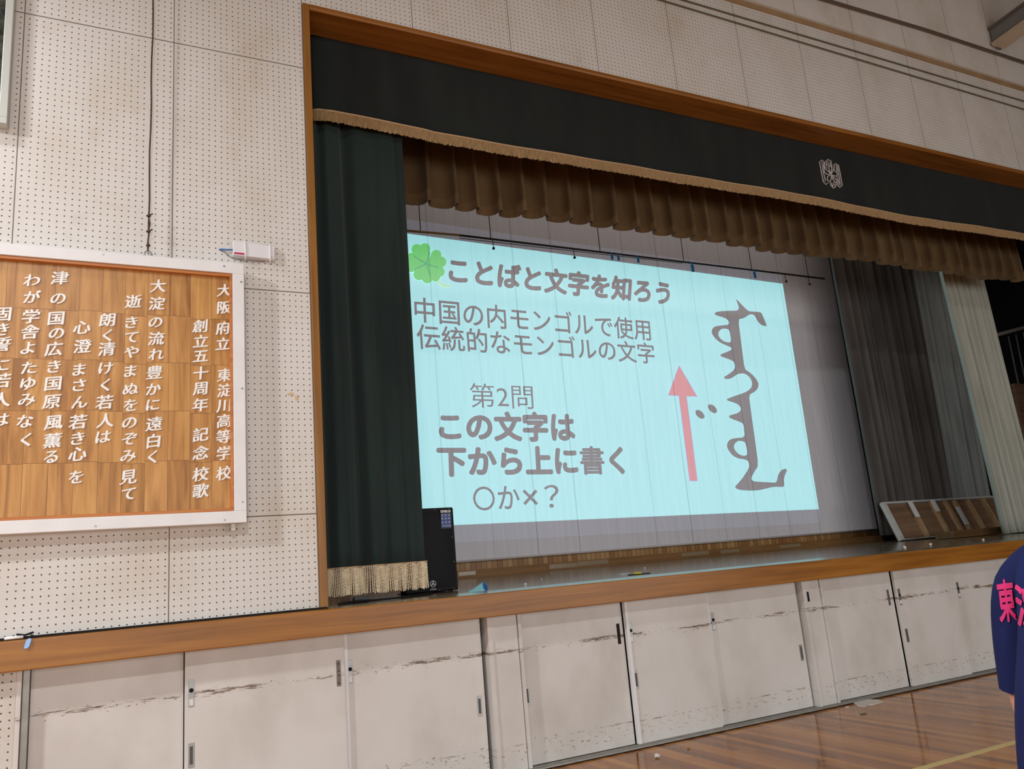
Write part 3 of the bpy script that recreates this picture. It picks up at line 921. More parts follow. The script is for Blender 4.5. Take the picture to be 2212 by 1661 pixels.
def fringe_strip(x0, x1, fy, fz, length, pitch, rnd=0.006):
    bm = bmesh.new()
    n = int((x1 - x0) / pitch)
    prev = None
    for i in range(n * 2 + 1):
        x = x0 + (x1 - x0) * i / (n * 2)
        y = fy(x) - 0.006 - (0.006 if i % 2 else 0.0)
        z = fz(x)
        if i % 2 == 0: ln = length + random.uniform(-rnd, rnd)
        cur = (bm.verts.new((x, y, z)), bm.verts.new((x, y, z - length * 0.5)), bm.verts.new((x + random.uniform(-.002, .002), y + random.uniform(-.004, .004), z - ln)))
        if prev:
            bm.faces.new((prev[0], cur[0], cur[1], prev[1]))
            bm.faces.new((prev[1], cur[1], cur[2], prev[2]))
        prev = cur
    return bm
f = link('fringe', fringe_strip(OX0 + 0.03, OX1 - 0.03, lambda x: val_y(x, 5.05), lambda x: val_bottom(x) + 0.004, 0.098, 0.011), 'fringe', val)
f['kind'] = 'stuff'
bm = bmesh.new()
tube(bm, [(OX0 + 0.03 + (OX1 - OX0 - 0.06) * i / 120, val_y(OX0 + 0.03 + (OX1 - OX0 - 0.06) * i / 120, 5.05) - 0.010, val_bottom(OX0 + (OX1 - OX0) * i / 120) + 0.004) for i in range(121)], 0.008, 6)
link('braid', bm, 'fringe_top', val, True)
# crest on the valance
strokes = [
 [(915, 690), (905, 545), (840, 500), (785, 545), (830, 800), (870, 1015), (930, 1090), (995, 1040)],
 [(840, 540), (870, 760), (925, 1010)], [(880, 560), (890, 690)],
 [(960, 660), (940, 530), (990, 480), (1070, 520), (1092, 690)], [(985, 520), (1002, 630)], [(1040, 540), (1048, 640)],
 [(1150, 720), (1135, 620), (1180, 575), (1255, 620), (1290, 800), (1340, 1100), (1275, 1150), (1215, 1090), (1200, 950)],
 [(1190, 610), (1220, 760)], [(1225, 600), (1250, 800), (1292, 1090)], [(1210, 880), (1270, 1100)],
 [(1040, 1010), (1050, 1090), (1115, 1175), (1180, 1130), (1180, 1050)], [(1075, 1040), (1107, 1140)], [(1120, 1030), (1150, 1120)],
 [(1060, 850), (1010, 700), (1000, 640), (1030, 660), (1060, 630), (1085, 690), (1060, 850)],
 [(1060, 850), (1100, 770), (1170, 750), (1210, 790), (1225, 850), (1180, 885), (1060, 850)],
 [(1060, 850), (1110, 900), (1190, 960), (1220, 1020), (1170, 1040), (1110, 960), (1060, 850)],
 [(1060, 850), (980, 890), (965, 950), (990, 1000), (1040, 1010), (1070, 930), (1060, 850)],
 [(1060, 850), (960, 840), (905, 790), (890, 710), (960, 740), (1020, 790), (1060, 850)],
 [(890, 690), (970, 690)], [(1095, 720), (1150, 730)],
]
bm = bmesh.new()
for st in strokes:
    P = [at(1700 + a / 11.06, 300 + b / 11.06, Y=YV - 0.02) for a, b in st]
    P = [Vector((p.x, val_y(p.x, p.z) - 0.006, p.z)) for p in P]
    tube(bm, P, 0.0066, 6)
link('crest', bm, plain('silver_thread', rgb(196, 190, 190), 0.6), val, True)['label'] = 'white embroidered flower crest'

# gathered main curtain at the left
cur = empty('main_curtain', (1.42, 0.40, 1.29), 'gathered dark green main curtain with gold cord fringe at the left of the stage', 'curtain')
CX0, CX1 = 1.030, 1.800
def cur_y(x, t):
    u = (x - CX0) / (CX1 - CX0)
    def g(c, w): return math.exp(-((u - c) / w) ** 2)
    y = 0.375
    y += 0.075 * g(0.10, 0.05) - 0.03 * g(0.02, 0.05) + 0.085 * g(0.40 - 0.03 * t, 0.055) + 0.04 * g(0.24, 0.05) * (1 - 0.5 * t)
    y += 0.035 * g(0.62 + 0.02 * t, 0.05) * (1 - t) ** 0.7 + 0.028 * g(0.80, 0.035) * (1 - t) + 0.02 * g(0.91, 0.03)
    y += 0.010 * math.sin(2 * PI * u * 3.1 + 1.0 + t) + 0.003 * math.sin(2 * PI * u * 10 + t * 1.3) * (1 - t) ** 2
    return y
bm = bmesh.new()
rows = []
CZ0, CZ1 = 1.489, 5.12
for j in range(25):
    t = j / 24
    rows.append([(CX0 + (CX1 - CX0 + 0.012 * t) * i / 110 + 0.004 * math.sin(i * .3 + t * 5) * (1 if 0 < i < 110 else 0), cur_y(CX0 + (CX1 - CX0) * i / 110, t), CZ0 + t * (CZ1 - CZ0)) for i in range(111)])
sheet(bm, rows)
solid(link('cloth', bm, 'green', cur, True), 0.006, 1.0)
bm = bmesh.new()
nc = 78
for i in range(nc):
    x = CX0 + 0.006 + (CX1 + 0.012 - CX0 - 0.012) * i / (nc - 1)
    y = cur_y(x, 0) - 0.010
    ln = 0.196 + random.uniform(-0.008, 0.006)
    dx = 0.006 * math.sin(i * 0.9) + random.uniform(-.003, .003)
    pts = []
    for s in range(25):
        tt = s / 24
        a = tt * 46 + i
        pts.append((x + dx * tt * tt + 0.0012 * math.cos(a), y + random.uniform(-.0008, .0008) - 0.002 * tt + 0.0012 * math.sin(a), CZ0 + 0.004 - ln * tt))
    tube(bm, pts, [0.0048 + 0.0011 * math.sin(s * 2.4 + i) for s in range(25)], 6)
f = link('fringe', bm, 'cord', cur, True)
bm = bmesh.new()
tube(bm, [(CX0 + (CX1 + .012 - CX0) * i / 80, cur_y(CX0 + (CX1 - CX0) * i / 80, 0) - 0.011, CZ0 + 0.004) for i in range(81)], 0.006, 6)
link('braid', bm, 'fringe_top', cur, True)

# pleated brown border curtain
bor = empty('border_curtain', (6.6, 1.0, 4.75), 'pleated brown velvet border curtain hanging behind the green valance', 'curtain')
bm = bmesh.new()
path = []
x = 0.99
i = 0
while x < 11.1:
    w = 0.245 + random.uniform(-0.035, 0.035)
    d = 0.085 + random.uniform(-0.015, 0.015)
    prof = [(-0.02, -0.95 * d), (0.03, -1.0 * d), (0.075, -0.9 * d), (0.085, -0.55 * d), (0.07, -0.1 * d), (0.16, 0.32 * d), (0.35, 0.45 * d), (0.58, 0.48 * d), (0.80, 0.30 * d), (0.92, -0.02 * d), (0.96, -0.5 * d), (0.955, -0.8 * d)]
    zb = random.uniform(-0.016, 0.012)
    for a, b in prof: path.append((x + a * w, b, zb))
    x += w
    i += 1
rows = []
for j in range(12):
    t = j / 11
    r = []
    for (a, b, zb) in path:
        fl = 0.85 + 0.35 * (1 - t)
        r.append((a + 0.010 * math.sin(a * 3 + t * 4), 1.0 + b * fl + 0.008 * math.sin(a * 5 + t * 3), 4.748 + zb * (1 - t) + t * 1.9 + 0.010 * math.sin(a * 1.7)))
    rows.append(r)
sheet(bm, rows)
solid(link('cloth', bm, 'brown', bor, True), 0.006, 0.0)

# curtains of the right wing
def leg_curtain(name, label, TL, TR, BR, BL, Y, mat, folds, amp, zt=None, zbot=None):
    a, b, c, d = at(*TL, Y=Y), at(*TR, Y=Y), at(*BR, Y=Y), at(*BL, Y=Y)
    # carry the cloth on upward to its hidden track
    up = 1.25
    ka = (7.6 - d.z) / (a.z - d.z)
    kb = (7.6 - c.z) / (b.z - c.z)
    a2 = d + (a - d) * ka
    b2 = c + (b - c) * kb
    e = empty(name, ((d.x + c.x) / 2, Y, min(c.z, d.z)), label, 'curtain', None)
    ph = [PI / 2 - 0.3, random.uniform(0, 6.28), PI / 2 - 0.2, 0.0]
    bm = bmesh.new()
    n = folds * 20
    rows = []
    for j in range(29):
        t = j / 28
        r = []
        for i in range(n + 1):
            u = i / n
            p = d.lerp(c, u).lerp(a2.lerp(b2, u), t)
            g = -amp * ((2 * abs(math.sin(PI * folds * u + ph[0] + 0.7 * math.sin(u * 5 + t * 1.2))) - 1) * (0.65 + 0.35 * math.sin(u * 17 + ph[1])) + 0.45 * (2 * abs(math.sin(PI * folds * 2.2 * u + ph[2] + 0.6 * t)) - 1))
            g *= (1.15 - 0.35 * t)
            r.append((p.x, Y + g, max(p.z, stage_z(Y) + 0.012)))
        rows.append(r)
    sheet(bm, rows)
    solid(link('cloth', bm, mat, e, True), 0.004, 0.0)
    return e
leg_curtain('wing_curtain', 'dark grey gathered curtain just right of the projection screen', (1791, 559), (1966, 585), (2068, 1146), (1897, 1157), 3.3, 'grey_dark', 9, 0.085)
leg_curtain('wing_curtain', 'mid grey curtain strip between the dark and the pale wing curtains', (1958, 585), (2050, 595), (2150, 1130), (2055, 1140), 3.55, 'grey_mid', 7, 0.06)
leg_curtain('wing_curtain', 'pale grey green curtain at the right edge in front of the wing', (2027, 585), (2121, 600), (2262, 1149), (2163, 1157), 1.75, 'grey_light', 8, 0.05)
# right wing: rail, uprights and panelling in the dark
rw = empty('wing_stair_rail', (12.0, 3.2, 1.3), 'pale handrail with thin balusters in the dark right wing', 'railing')
YW = 3.0
a, b = at(2158, 722, Y=YW), at(2240, 700, Y=YW)
bm = bmesh.new()
dv = (b - a)
tube(bm, [a - dv * 0.3, a, b, b + dv * 2], 0.035, 8)
link('handrail', bm, plain('pale_rail_paint', rgb(150, 146, 138), 0.5), rw, True)
for (q0, q1) in (((2178, 726), (2200, 830)), ((2194, 722), (2214, 820)), ((2210, 718), (2232, 815))):
    bm = bmesh.new()
    tube(bm, [at(*q0, Y=YW), at(*q1, Y=YW)], 0.014, 6)
    link('baluster', bm, plain('grey_baluster', rgb(96, 94, 92), 0.5), rw)
a, b = at(2190, 828, Y=3.2), at(2300, 960, Y=3.2)
bm = BX((a.x, a.x + 0.9, 3.2, 3.26, stage_z(3.2), a.z))
tag(link('wood_partition', bm, 'plywood'), 'brown wood partition low in the dark right wing behind the pale curtain', 'partition')
bm = bmesh.new()
box(bm, 9.0, 14.8, 4.0, 4.06, stage_z(4), 8.5)
box(bm, 12.4, 14.8, 2.2, 2.26, 3.6, 8.5)
tag(link('black_drape', bm, 'black'), 'black drape closing off the right wing of the stage', 'curtain')
bpy.data.objects['black_drape'].location = (2.2, 0, 0)

# ------------------------------------------------------------------ projection screen and slide
YS = 4.0
scr = empty('projection_screen', (6.7, YS, 1.5), 'large grey white cloth projection screen hanging at the back of the stage', 'screen')
bm = bmesh.new()
rows = []
for z in (1.512, 3.0, 5.0, 9.2):
    rows.append([(2.2 + (11.044 - 2.2) * i / 40, YS, z - (0.013 * i / 40 if z < 2 else 0)) for i in range(41)])
sheet(bm, rows)
solid(link('screen_cloth', bm, 'screen', scr), 0.004, -1.0)
bm = bmesh.new()
tube(bm, [(2.2, YS - 0.002, 1.520), (11.044, YS - 0.002, 1.507)], 0.014, 8)
link('hem', bm, plain('hem_cloth', rgb(206, 200, 198), 0.9), scr, True)

sl_ = empty('projected_slide', (6.45, YS - 0.008, 1.93), 'bright cyan slide projected on the screen with Japanese text, clover and red arrow', 'projected image')
def slab(name, P, Y, mat):
    bm = bmesh.new()
    n = 24
    rows = []
    for j in range(2):
        rows.append([])
        for i in range(n + 1):
            u = i / n
            p = (P[3].lerp(P[2], u) if j == 0 else P[0].lerp(P[1], u))
            rows[-1].append((p.x, Y, p.z))
    sheet(bm, rows)
    return link(name, bm, mat, sl_)
TR, BR = at(1690, 613, Y=YS), at(1768, 1100, Y=YS)
TLv, BLv = at(888, 506, Y=YS), at(918, 1137, Y=YS)
def ext(a, b, x): return a + (b - a) * ((x - a.x) / (b.x - a.x))
TL, BL = ext(TLv, TR, 3.07), ext(BLv, BR, 3.05)
# faint material glow for the projector's dark bars above and below the slide
UL, UR = at(888, 475, Y=YS), None
dz_t = ext(UL, TR + Vector((0, 0, UL.z - TLv.z)), 3.07).z - TL.z
slab('dark_bar', [TL + Vector((0, 0, dz_t)), TR + Vector((0, 0, dz_t * 0.9)), TR, TL], YS - 0.0055, 'blacklevel')
BBL, BBR = at(985, 1172, Y=YS), at(1768, 1130, Y=YS)
slab('dark_bar', [BL, BR, BR + Vector((-.04, 0, -0.215)), BL + Vector((0, 0, -0.215))], YS - 0.0055, 'blacklevel')
slab('slide_background', [TL, TR, BR, BL], YS - 0.006, 'slide')
YT = YS - 0.009
def slide_line(txt, TL, TR, BR, BL, bold, mat='text'):
    allv, _ = bold_glyph(txt, bold)
    X0, X1 = min(v.x for v in allv), max(v.x for v in allv)
    Y0, Y1 = min(v.y for v in allv), max(v.y for v in allv)
    fn = quad_fn(TL, TR, BR, BL, YT)
    adv = 0.0
    for i, ch in enumerate(txt):
        vs, fs = bold_glyph(ch, bold * (0.55 if ch == '書' else 1.0))
        # where this character starts inside the whole line
        head = glyphs(txt[:i + 1])[0]
        dx = max(v.x for v in head) - (max(v.x for v in vs) - bold * (0.55 if ch == '書' else 1.0))
        bm = bmesh.new()
        nv = [bm.verts.new(fn((v.x + dx - X0) / (X1 - X0), (v.y - Y0) / (Y1 - Y0), v.z)) for v in vs]
        for f in fs:
            try: bm.faces.new([nv[k] for k in f])
            except ValueError: pass
        link('slide_character', bm, mat, sl_)
slide_line('ことばと文字を知ろう', (970, 553), (1449, 608), (1446, 661), (968, 611), 0.045)
slide_line('中国の内モンゴルで使用', (894, 640), (1403, 690), (1407, 737), (896, 696), 0.013)
slide_line('伝統的なモンゴルの文字', (898, 698), (1411, 741), (1416, 787), (902, 754), 0.013)
slide_line('第2問', (1013, 827), (1150, 832), (1153, 884), (1017, 880), 0.0)
slide_line('この文字は', (947, 888), (1240, 889), (1244, 956), (948, 952), 0.047)
slide_line('下から上に書く', (942, 962), (1346, 962), (1351, 1026), (944, 1031), 0.047)
for ch, x0, x1, y0, y1 in (('〇', 525, 748, 1085, 1332), ('か', 778, 1000, 1080, 1318), ('×', 1032, 1185, 1115, 1278), ('？', 1248, 1398, 1070, 1303)):
    x0, x1, y0, y1 = 910 + x0 / 4.7064, 910 + x1 / 4.7064, 820 + y0 / 4.7064, 820 + y1 / 4.7064
    bm = bmesh.new()
    add_glyphs(bm, ch, quad_fn((x0 - 1, y0), (x1 - 1, y0), (x1 + 1, y1), (x0 + 1, y1), YT), {'〇': 0.012, 'か': 0.012, '×': 0.0, '？': 0.004}[ch])
    link('slide_character', bm, 'text', sl_)
# the traditional Mongolian word, drawn from its outline
KX = lambda P: [(1400 + a / 3.3225, 600 + b / 3.3225) for a, b in P]
outer = [(628, 147), (665, 185), (700, 222), (722, 240), (760, 243), (800, 245), (815, 252), (830, 290), (852, 343), (848, 348), (825, 345), (800, 330), (782, 305), (770, 280), (755, 264), (738, 261), (718, 268), (700, 283), (675, 293), (647, 298), (660, 400), (675, 520), (692, 655), (720, 672), (760, 705), (785, 740), (795, 768), (785, 798), (760, 822), (723, 840), (735, 930), (750, 1040), (770, 1180), (792, 1348), (770, 1380), (745, 1425), (740, 1445), (755, 1460), (790, 1464), (850, 1466), (915, 1472), (925, 1455), (932, 1415), (950, 1385), (975, 1370), (993, 1372), (997, 1385), (980, 1420), (974, 1450), (978, 1503), (930, 1500), (890, 1502), (840, 1515), (790, 1526), (720, 1528), (650, 1522), (625, 1508), (625, 1495), (650, 1470), (690, 1420), (720, 1370), (726, 1345), (718, 1315), (690, 1302), (650, 1298), (610, 1280), (580, 1245), (564, 1210), (570, 1180), (590, 1158), (630, 1150), (693, 1145), (690, 1090), (685, 1050), (660, 1035), (610, 1017), (582, 1003), (580, 990), (610, 980), (650, 968), (668, 945), (655, 915), (620, 897), (580, 885), (562, 875), (575, 865), (620, 848), (690, 825), (725, 805), (745, 780), (745, 745), (730, 715), (700, 690), (670, 686), (640, 692), (615, 710), (590, 725), (560, 728), (543, 718), (550, 708), (580, 690), (610, 668), (626, 640), (620, 610), (600, 592), (560, 578), (525, 565), (516, 555), (530, 545), (570, 530), (595, 518), (600, 508), (590, 497), (560, 485), (520, 467), (490, 445), (465, 415), (454, 390), (460, 365), (480, 348), (520, 342), (575, 338), (582, 322), (575, 305), (550, 288), (510, 276), (485, 268), (475, 258), (485, 246), (530, 238), (600, 236), (635, 236), (648, 228), (650, 210), (640, 180)]
h1 = [(583, 375), (555, 363), (525, 368), (503, 390), (505, 420), (530, 448), (565, 464), (593, 463), (596, 440), (590, 405)]
h2 = [(695, 1180), (670, 1170), (640, 1172), (618, 1195), (616, 1225), (640, 1258), (675, 1278), (708, 1275), (711, 1245), (703, 1205)]
poly_mesh('script_word', [KX(smooth_poly(outer, 1)), KX(smooth_poly(h1, 1)), KX(smooth_poly(h2, 1))], YT, 'text', sl_)['label'] = 'vertical traditional Mongolian word'
for cx, cy in ((372, 980), (462, 940)):
    el = []
    for i in range(24):
        a = 2 * PI * i / 24
        u, w = 40 * math.cos(a), 23 * math.sin(a)
        el.append((cx + u * .72 - w * .69, cy + u * .69 + w * .72))
    poly_mesh('script_dot', [KX(el)], YT, 'text', sl_)
arr = [(222, 633), (348, 850), (273, 848), (352, 1456), (300, 1456), (222, 845), (147, 842)]
def grow(P, g):
    cx = sum(p[0] for p in P) / len(P)
    out = []
    n = len(P)
    for i in range(n):
        a, b, c = Vector(P[i - 1]), Vector(P[i]), Vector(P[(i + 1) % n])
        n1 = Vector((b.y - a.y, -(b.x - a.x))).normalized()
        n2 = Vector((c.y - b.y, -(c.x - b.x))).normalized()
        m = (n1 + n2)
        m = m / max(0.25, m.dot(m) / 2) if m.length > 1e-6 else n1
        if m.length > 3: m = m.normalized() * 3
        out.append((b.x + m.x * g, b.y + m.y * g))
    return out
poly_mesh('arrow_outline', [KX(grow(arr, 4))], YT + 0.001, 'arrow_edge', sl_)['label'] = 'thin violet outline of the red arrow'
poly_mesh('arrow', [KX(arr)], YT, 'arrow', sl_)['label'] = 'red arrow pointing up'
# four-leaf clover of the slide (its left leaf lies behind the main curtain)
KC = lambda P: [(880 + a / 5.537, 500 + b / 5.537) for a, b in P]
def lobe(cx, cy, r, px, py):
    """heart half: a round lobe drawn out to the clover's middle"""
    d = math.atan2(cy - py, cx - px)
    P = [(px, py)]
    for i in range(17):
        a = d - 1.9 + 3.8 * i / 16
        P.append((cx + r * math.cos(a), cy + r * math.sin(a)))
    return P
mid = (228, 385)
leaves = [((208, 205, 66), (112, 215, 66)), ((345, 280, 62), (402, 365, 66)), ((385, 482, 62), (335, 540, 58)), ((238, 555, 66), (140, 515, 68)), ((52, 320, 66), (48, 420, 66))]
for i, (l1, l2) in enumerate(leaves):
    bm = bmesh.new()
    for j_, outl in enumerate((lobe(*l1, *mid), lobe(*l2, *mid), [((l1[0] + l2[0]) * .4 + mid[0] * .2 + 34 * math.cos(t * PI / 8), (l1[1] + l2[1]) * .4 + mid[1] * .2 + 34 * math.sin(t * PI / 8)) for t in range(16)], [(mid[0] + 78 * math.cos(t * PI / 8), mid[1] + 78 * math.sin(t * PI / 8)) for t in range(16)])):
        yl = YT - 0.0002 * (i * 4 + j_)
        bm.faces.new([bm.verts.new((p.x, yl, p.z)) for p in (at(a, b, Y=yl) for a, b in KC(outl))])
    link('clover_leaf', bm, 'clover', sl_)
def band(name, pts, w, mat, Y):
    bm = bmesh.new()
    P = KC(pts)
    rows = [[], []]
    for i, p in enumerate(P):
        a = Vector(P[max(0, i - 1)])
        b = Vector(P[min(len(P) - 1, i + 1)])
        t = (b - a).normalized()
        nrm = Vector((-t.y, t.x)) * w
        for s, r in ((1, rows[0]), (-1, rows[1])):
            q = at(p[0] + nrm.x * s, p[1] + nrm.y * s, Y=Y)
            r.append((q.x, Y, q.z))
    sheet(bm, rows)
    return link(name, bm, mat, sl_)
for q in ((75, 290), (268, 245), (378, 432), (275, 535), (88, 450)):
    band('clover_vein', [(228, 385), ((228 + q[0]) / 2, (385 + q[1]) / 2 + 4), q], 1.5, 'clover_vein', YT - 0.006)
band('clover_stem', [(340, 575), (375, 610), (420, 645), (470, 656), (515, 648)], 1.7, 'clover_stem', YT)

# batten with suspension wires in front of the screen
YP = 3.55
bat = empty('hanging_batten', (6.3, YP, 5.2), 'long thin dark batten pole hung on wires in front of the screen top', 'pole')
a, m_, b = at(885, 499, Y=YP), at(991, 508, Y=YP), at(1781, 602, Y=YP)
a2 = a + (a - m_) * 2.2
bm = bmesh.new()
tube(bm, [a2, a, m_], 0.017, 8)
link('pole_wood', bm, plain('yellow_brown_pole', rgb(150, 116, 66), 0.5), bat, True)['label'] = 'yellow brown pole end'
bm = bmesh.new()
tube(bm, [m_ - Vector((.05, 0, 0)), b], 0.015, 8)
tube(bm, [m_ + Vector((0, -0.01, -0.045)), b.lerp(m_, 0.45) + Vector((0, -0.01, -0.03))], 0.005, 6)
link('pole', bm, plain('dark_pole', rgb(52, 46, 42), 0.5), bat, True)
def onpole(px):
    t = (px - 991) / (1779 - 991)
    return m_.lerp(b, t)
for px, lean in ((928, -3), (1046, -3), (1251, -3), (1429, -6), (1589, -6), (1735, -4)):
    p = onpole(px)
    bm = bmesh.new()
    tube(bm, [p, Vector((p.x, YP, 9.2))], 0.006, 6)
    link('suspension_wire', bm, plain('dark_wire', rgb(60, 52, 46), 0.5), bat)
for px in (1049, 1198, 1672, 1734):
    p = onpole(px)
    bm = bmesh.new()
    tube(bm, [p, p + Vector((0, -0.01, -0.12))], 0.005, 6)
    box(bm, p.x - 0.014, p.x + 0.014, YP - 0.022, YP + 0.004, p.z - 0.148, p.z - 0.12)
    link('hook', bm, 'black', bat)
for i, (px, s, lab) in enumerate(((1271, 1, 'first blue clip from the left on the batten pole'), (1284, 1, 'second blue clip from the left on the batten pole'), (1325, 1, 'third blue clip from the left on the batten pole'), (1443, 1.4, 'fourth blue clip, bunched, on the batten pole'), (1590, 1.3, 'rightmost blue clip on the batten pole'))):
    p = onpole(px)
    bm = bmesh.new()
    box(bm, p.x - 0.016 * s, p.x + 0.016 * s, YP - 0.045, YP - 0.030, p.z - 0.115 * s, p.z - 0.05)
    tube(bm, [p + Vector((0, -0.030, 0.0)), p + Vector((-0.012, -0.035, -0.06))], 0.006, 6)
    tube(bm, [p + Vector((0, -0.030, 0.0)), p + Vector((0.012, -0.035, -0.06))], 0.006, 6)
    tag(link('pole_clip', bm, plain('blue_clip', rgb(40, 130, 190), 0.4)), lab, 'clip', 'blue clips on the batten')

# tape strips on the kick board
for (x0, x1, y0, y1, lab) in ((990, 1028, 1234, 1243, 'leftmost strip of clear tape on the kick board, by the loudspeaker'), (1186, 1247, 1216, 1228, 'wide double strip of clear tape on the kick board'), (1246, 1315, 1210, 1221, 'clear tape strip joined to the right of the wide one on the kick board'), (1472, 1532, 1192, 1200, 'clear tape strip on the kick board below the red arrow'), (1556, 1598, 1187, 1194, 'short clear tape strip on the kick board right of the red arrow'), (1684, 1730, 1176, 1182, 'rightmost pale tape strip on the kick board')):
    A, B = at(x0, y0, Y=4.098), at(x1, y1, Y=4.098)
    zc = min(max(at((x0 + x1) / 2, (y0 + y1) / 2, Y=4.098).z, 1.335), 1.385)
    h = abs(A.z - B.z) * 0.15 + 0.012
    tag(link('tape_strip', BX((A.x, B.x, 4.097, 4.0995, zc - h, zc + h)), 'tape'), lab, 'tape', 'clear tape on the kick board')

# ------------------------------------------------------------------ things on the stage
# loudspeaker
sp = empty('loudspeaker', (1.975, 0.95, stage_z(0.9)), 'black box loudspeaker with blue label standing behind the green curtain', 'loudspeaker')
SX0, SX1, SY, SZ0, SZ1 = 1.742, 2.186, 0.70, stage_z(0.7) + 0.006, 1.914
bm = bmesh.new()
hexa(bm, [(SX0, SY, SZ0), (SX1, SY, SZ0), (SX1 - 0.085, SY + 0.38, SZ0), (SX0 + 0.085, SY + 0.38, SZ0)], [(SX0, SY, SZ1), (SX1, SY, SZ1), (SX1 - 0.085, SY + 0.38, SZ1), (SX0 + 0.085, SY + 0.38, SZ1)])
link('cabinet', bm, plain('black_cabinet', rgb(17, 18, 20), 0.6, 0.25), sp, bevel=0.012, seg=3)
bm = bmesh.new()
n = 14
rows = []
for j in range(n + 1):
    r = []
    for i in range(n + 1):
        u, v = i / n, j / n
        bulge = 0.014 * (1 - (2 * u - 1) ** 4) * (1 - (2 * v - 1) ** 4)
        r.append((SX0 + 0.022 + (SX1 - SX0 - 0.044) * u, SY - 0.001 - bulge, SZ0 + 0.025 + (SZ1 - SZ0 - 0.05) * v))
    rows.append(r)
sheet(bm, rows)
k = NT('steel_grille', 0.6, 0.2)
vo = k.n('ShaderNodeTexVoronoi')
k.put(vo.inputs['Vector'], k.pos()[0])
vo.inputs['Scale'].default_value = 260
k.color(k.ramp(vo.outputs['Distance'], [(0.25, rgb(9, 9, 10)), (0.6, rgb(25, 26, 29))]))
link('grille', bm, k.m, sp, True)
def spx(a, b, y=SY - 0.016): return at(900 + a / 7.55, 1080 + b / 7.55, Y=y)
YL = SY - 0.0165
P = [spx(*q, YL) for q in ((390, 160), (553, 155), (570, 458), (402, 468))]
bm = bmesh.new()
hexa(bm, P, [p + Vector((0, 0.006, 0)) for p in P])
lb = link('spec_sticker', bm, plain('dark_navy_sticker', rgb(24, 30, 48), 0.35), sp)
P = [spx(*q, YL - 0.001) for q in ((394, 228), (557, 222), (569, 440), (402, 450))]
bm = bmesh.new()
hexa(bm, P, [p + Vector((0, 0.001, 0)) for p in P])
link('blue_field', bm, plain('navy_blue_print', rgb(36, 66, 128), 0.35), lb)
bm = bmesh.new()
add_glyphs(bm, 'DXR15', lambda u, v, w: (lambda T, B: B.lerp(T, v) - Vector((0, w * 0.01, 0)))(spx(391, 168, YL - 0.002).lerp(spx(551, 163, YL - 0.002), u), spx(392, 206, YL - 0.002).lerp(spx(552, 201, YL - 0.002), u)), 0.05)
link('model_lettering', bm, 'white_letter', lb)
bm = bmesh.new()
for r_, yy in enumerate((250, 305, 365)):
    for c_ in range(3):
        x = 398 + c_ * 54 + r_ * 3
        for (dx, dy, w, h) in ((2, -14, 36, 7), (6, -4, 30, 6), (0, 9, 38, 3), (4, 15, 30, 2.5)):
            P = [spx(x + dx + a, yy + dy + b - c_ * 3, YL - 0.002) for a, b in ((0, 0), (w, 0), (w, h), (0, h))]
            bm.faces.new([bm.verts.new(p) for p in P])
for yy in (408, 416, 424, 432):
    P = [spx(a, b, YL - 0.002) for a, b in ((410, yy), (560, yy - 4), (560, yy - 1), (410, yy + 2.5))]
    bm.faces.new([bm.verts.new(p) for p in P])
link('spec_print', bm, plain('pale_print', rgb(176, 186, 206), 0.5), lb)
c = spx(268, 1368, YL)
bm = bmesh.new()
torus(bm, c, 0.0235, 0.0026, 'Y', 28, 6)
for i in range(3):
    a = PI / 2 + i * 2 * PI / 3
    tube(bm, [c + Vector((0.003 * math.cos(a), 0, 0.003 * math.sin(a))), c + Vector((0.021 * math.cos(a), 0, 0.021 * math.sin(a)))], [0.003, 0.0045], 6)
    a += PI / 3
    tube(bm, [c, c + Vector((0.015 * math.cos(a), 0, 0.015 * math.sin(a)))], [0.003, 0.0016], 6)
lg = link('maker_emblem', bm, plain('silver_badge', rgb(206, 206, 210), 0.35, 0.5), sp, True)
bm = bmesh.new()
add_glyphs(bm, 'YAMAHA', lambda u, v, w: Vector((c.x - 0.026 + 0.052 * u, YL - 0.001 - w * 0.01, c.z - 0.047 + 0.012 * v)), 0.01)
link('maker_lettering', bm, plain('silver_letter', rgb(200, 200, 206), 0.4), sp)
bm = bmesh.new()
for q in ((293, 153), (530, 140), (612, 1448), (376, 1470), (600, 600), (650, 1000)):
    p = spx(*q, SY - 0.004)
    disc(bm, (min(p.x, SX1 - 0.03), SY - 0.001, p.z), 0.004, 0.004, 8)
link('grille_screws', bm, 'rust', sp)
bm = bmesh.new()
for x in (SX0 + .05, SX1 - .05):
    for y in (SY + .05, SY + .3): box(bm, x - .015, x + .015, y - .015, y + .015, stage_z(y) + 0.001, SZ0 + .004)
link('rubber_feet', bm, 'black', sp)
# cables on the boards below the curtain
bm = bmesh.new()
tube(bm, [(1.06, 0.10, 1.252), (1.25, 0.16, 1.252), (1.5, 0.2, 1.254), (1.75, 0.35, 1.256), (1.9, 0.55, 1.26)], 0.007, 8)
tube(bm, [(1.10, 0.14, 1.254), (1.2, 0.10, 1.262), (1.32, 0.13, 1.256), (1.48, 0.12, 1.254), (1.6, 0.16, 1.254)], 0.006, 8)
tag(link('audio_cable', bm, 'black', None, True), 'black cable lying on the stage edge below the curtain fringe', 'cable')
tag(link('cable_plug', BX((1.20, 1.30, 0.20, 0.26, 1.2455, 1.285)), plain('dark_grey_box', rgb(64, 66, 68), 0.5), None, bevel=0.004), 'small dark grey box on the stage under the curtain fringe', 'box')

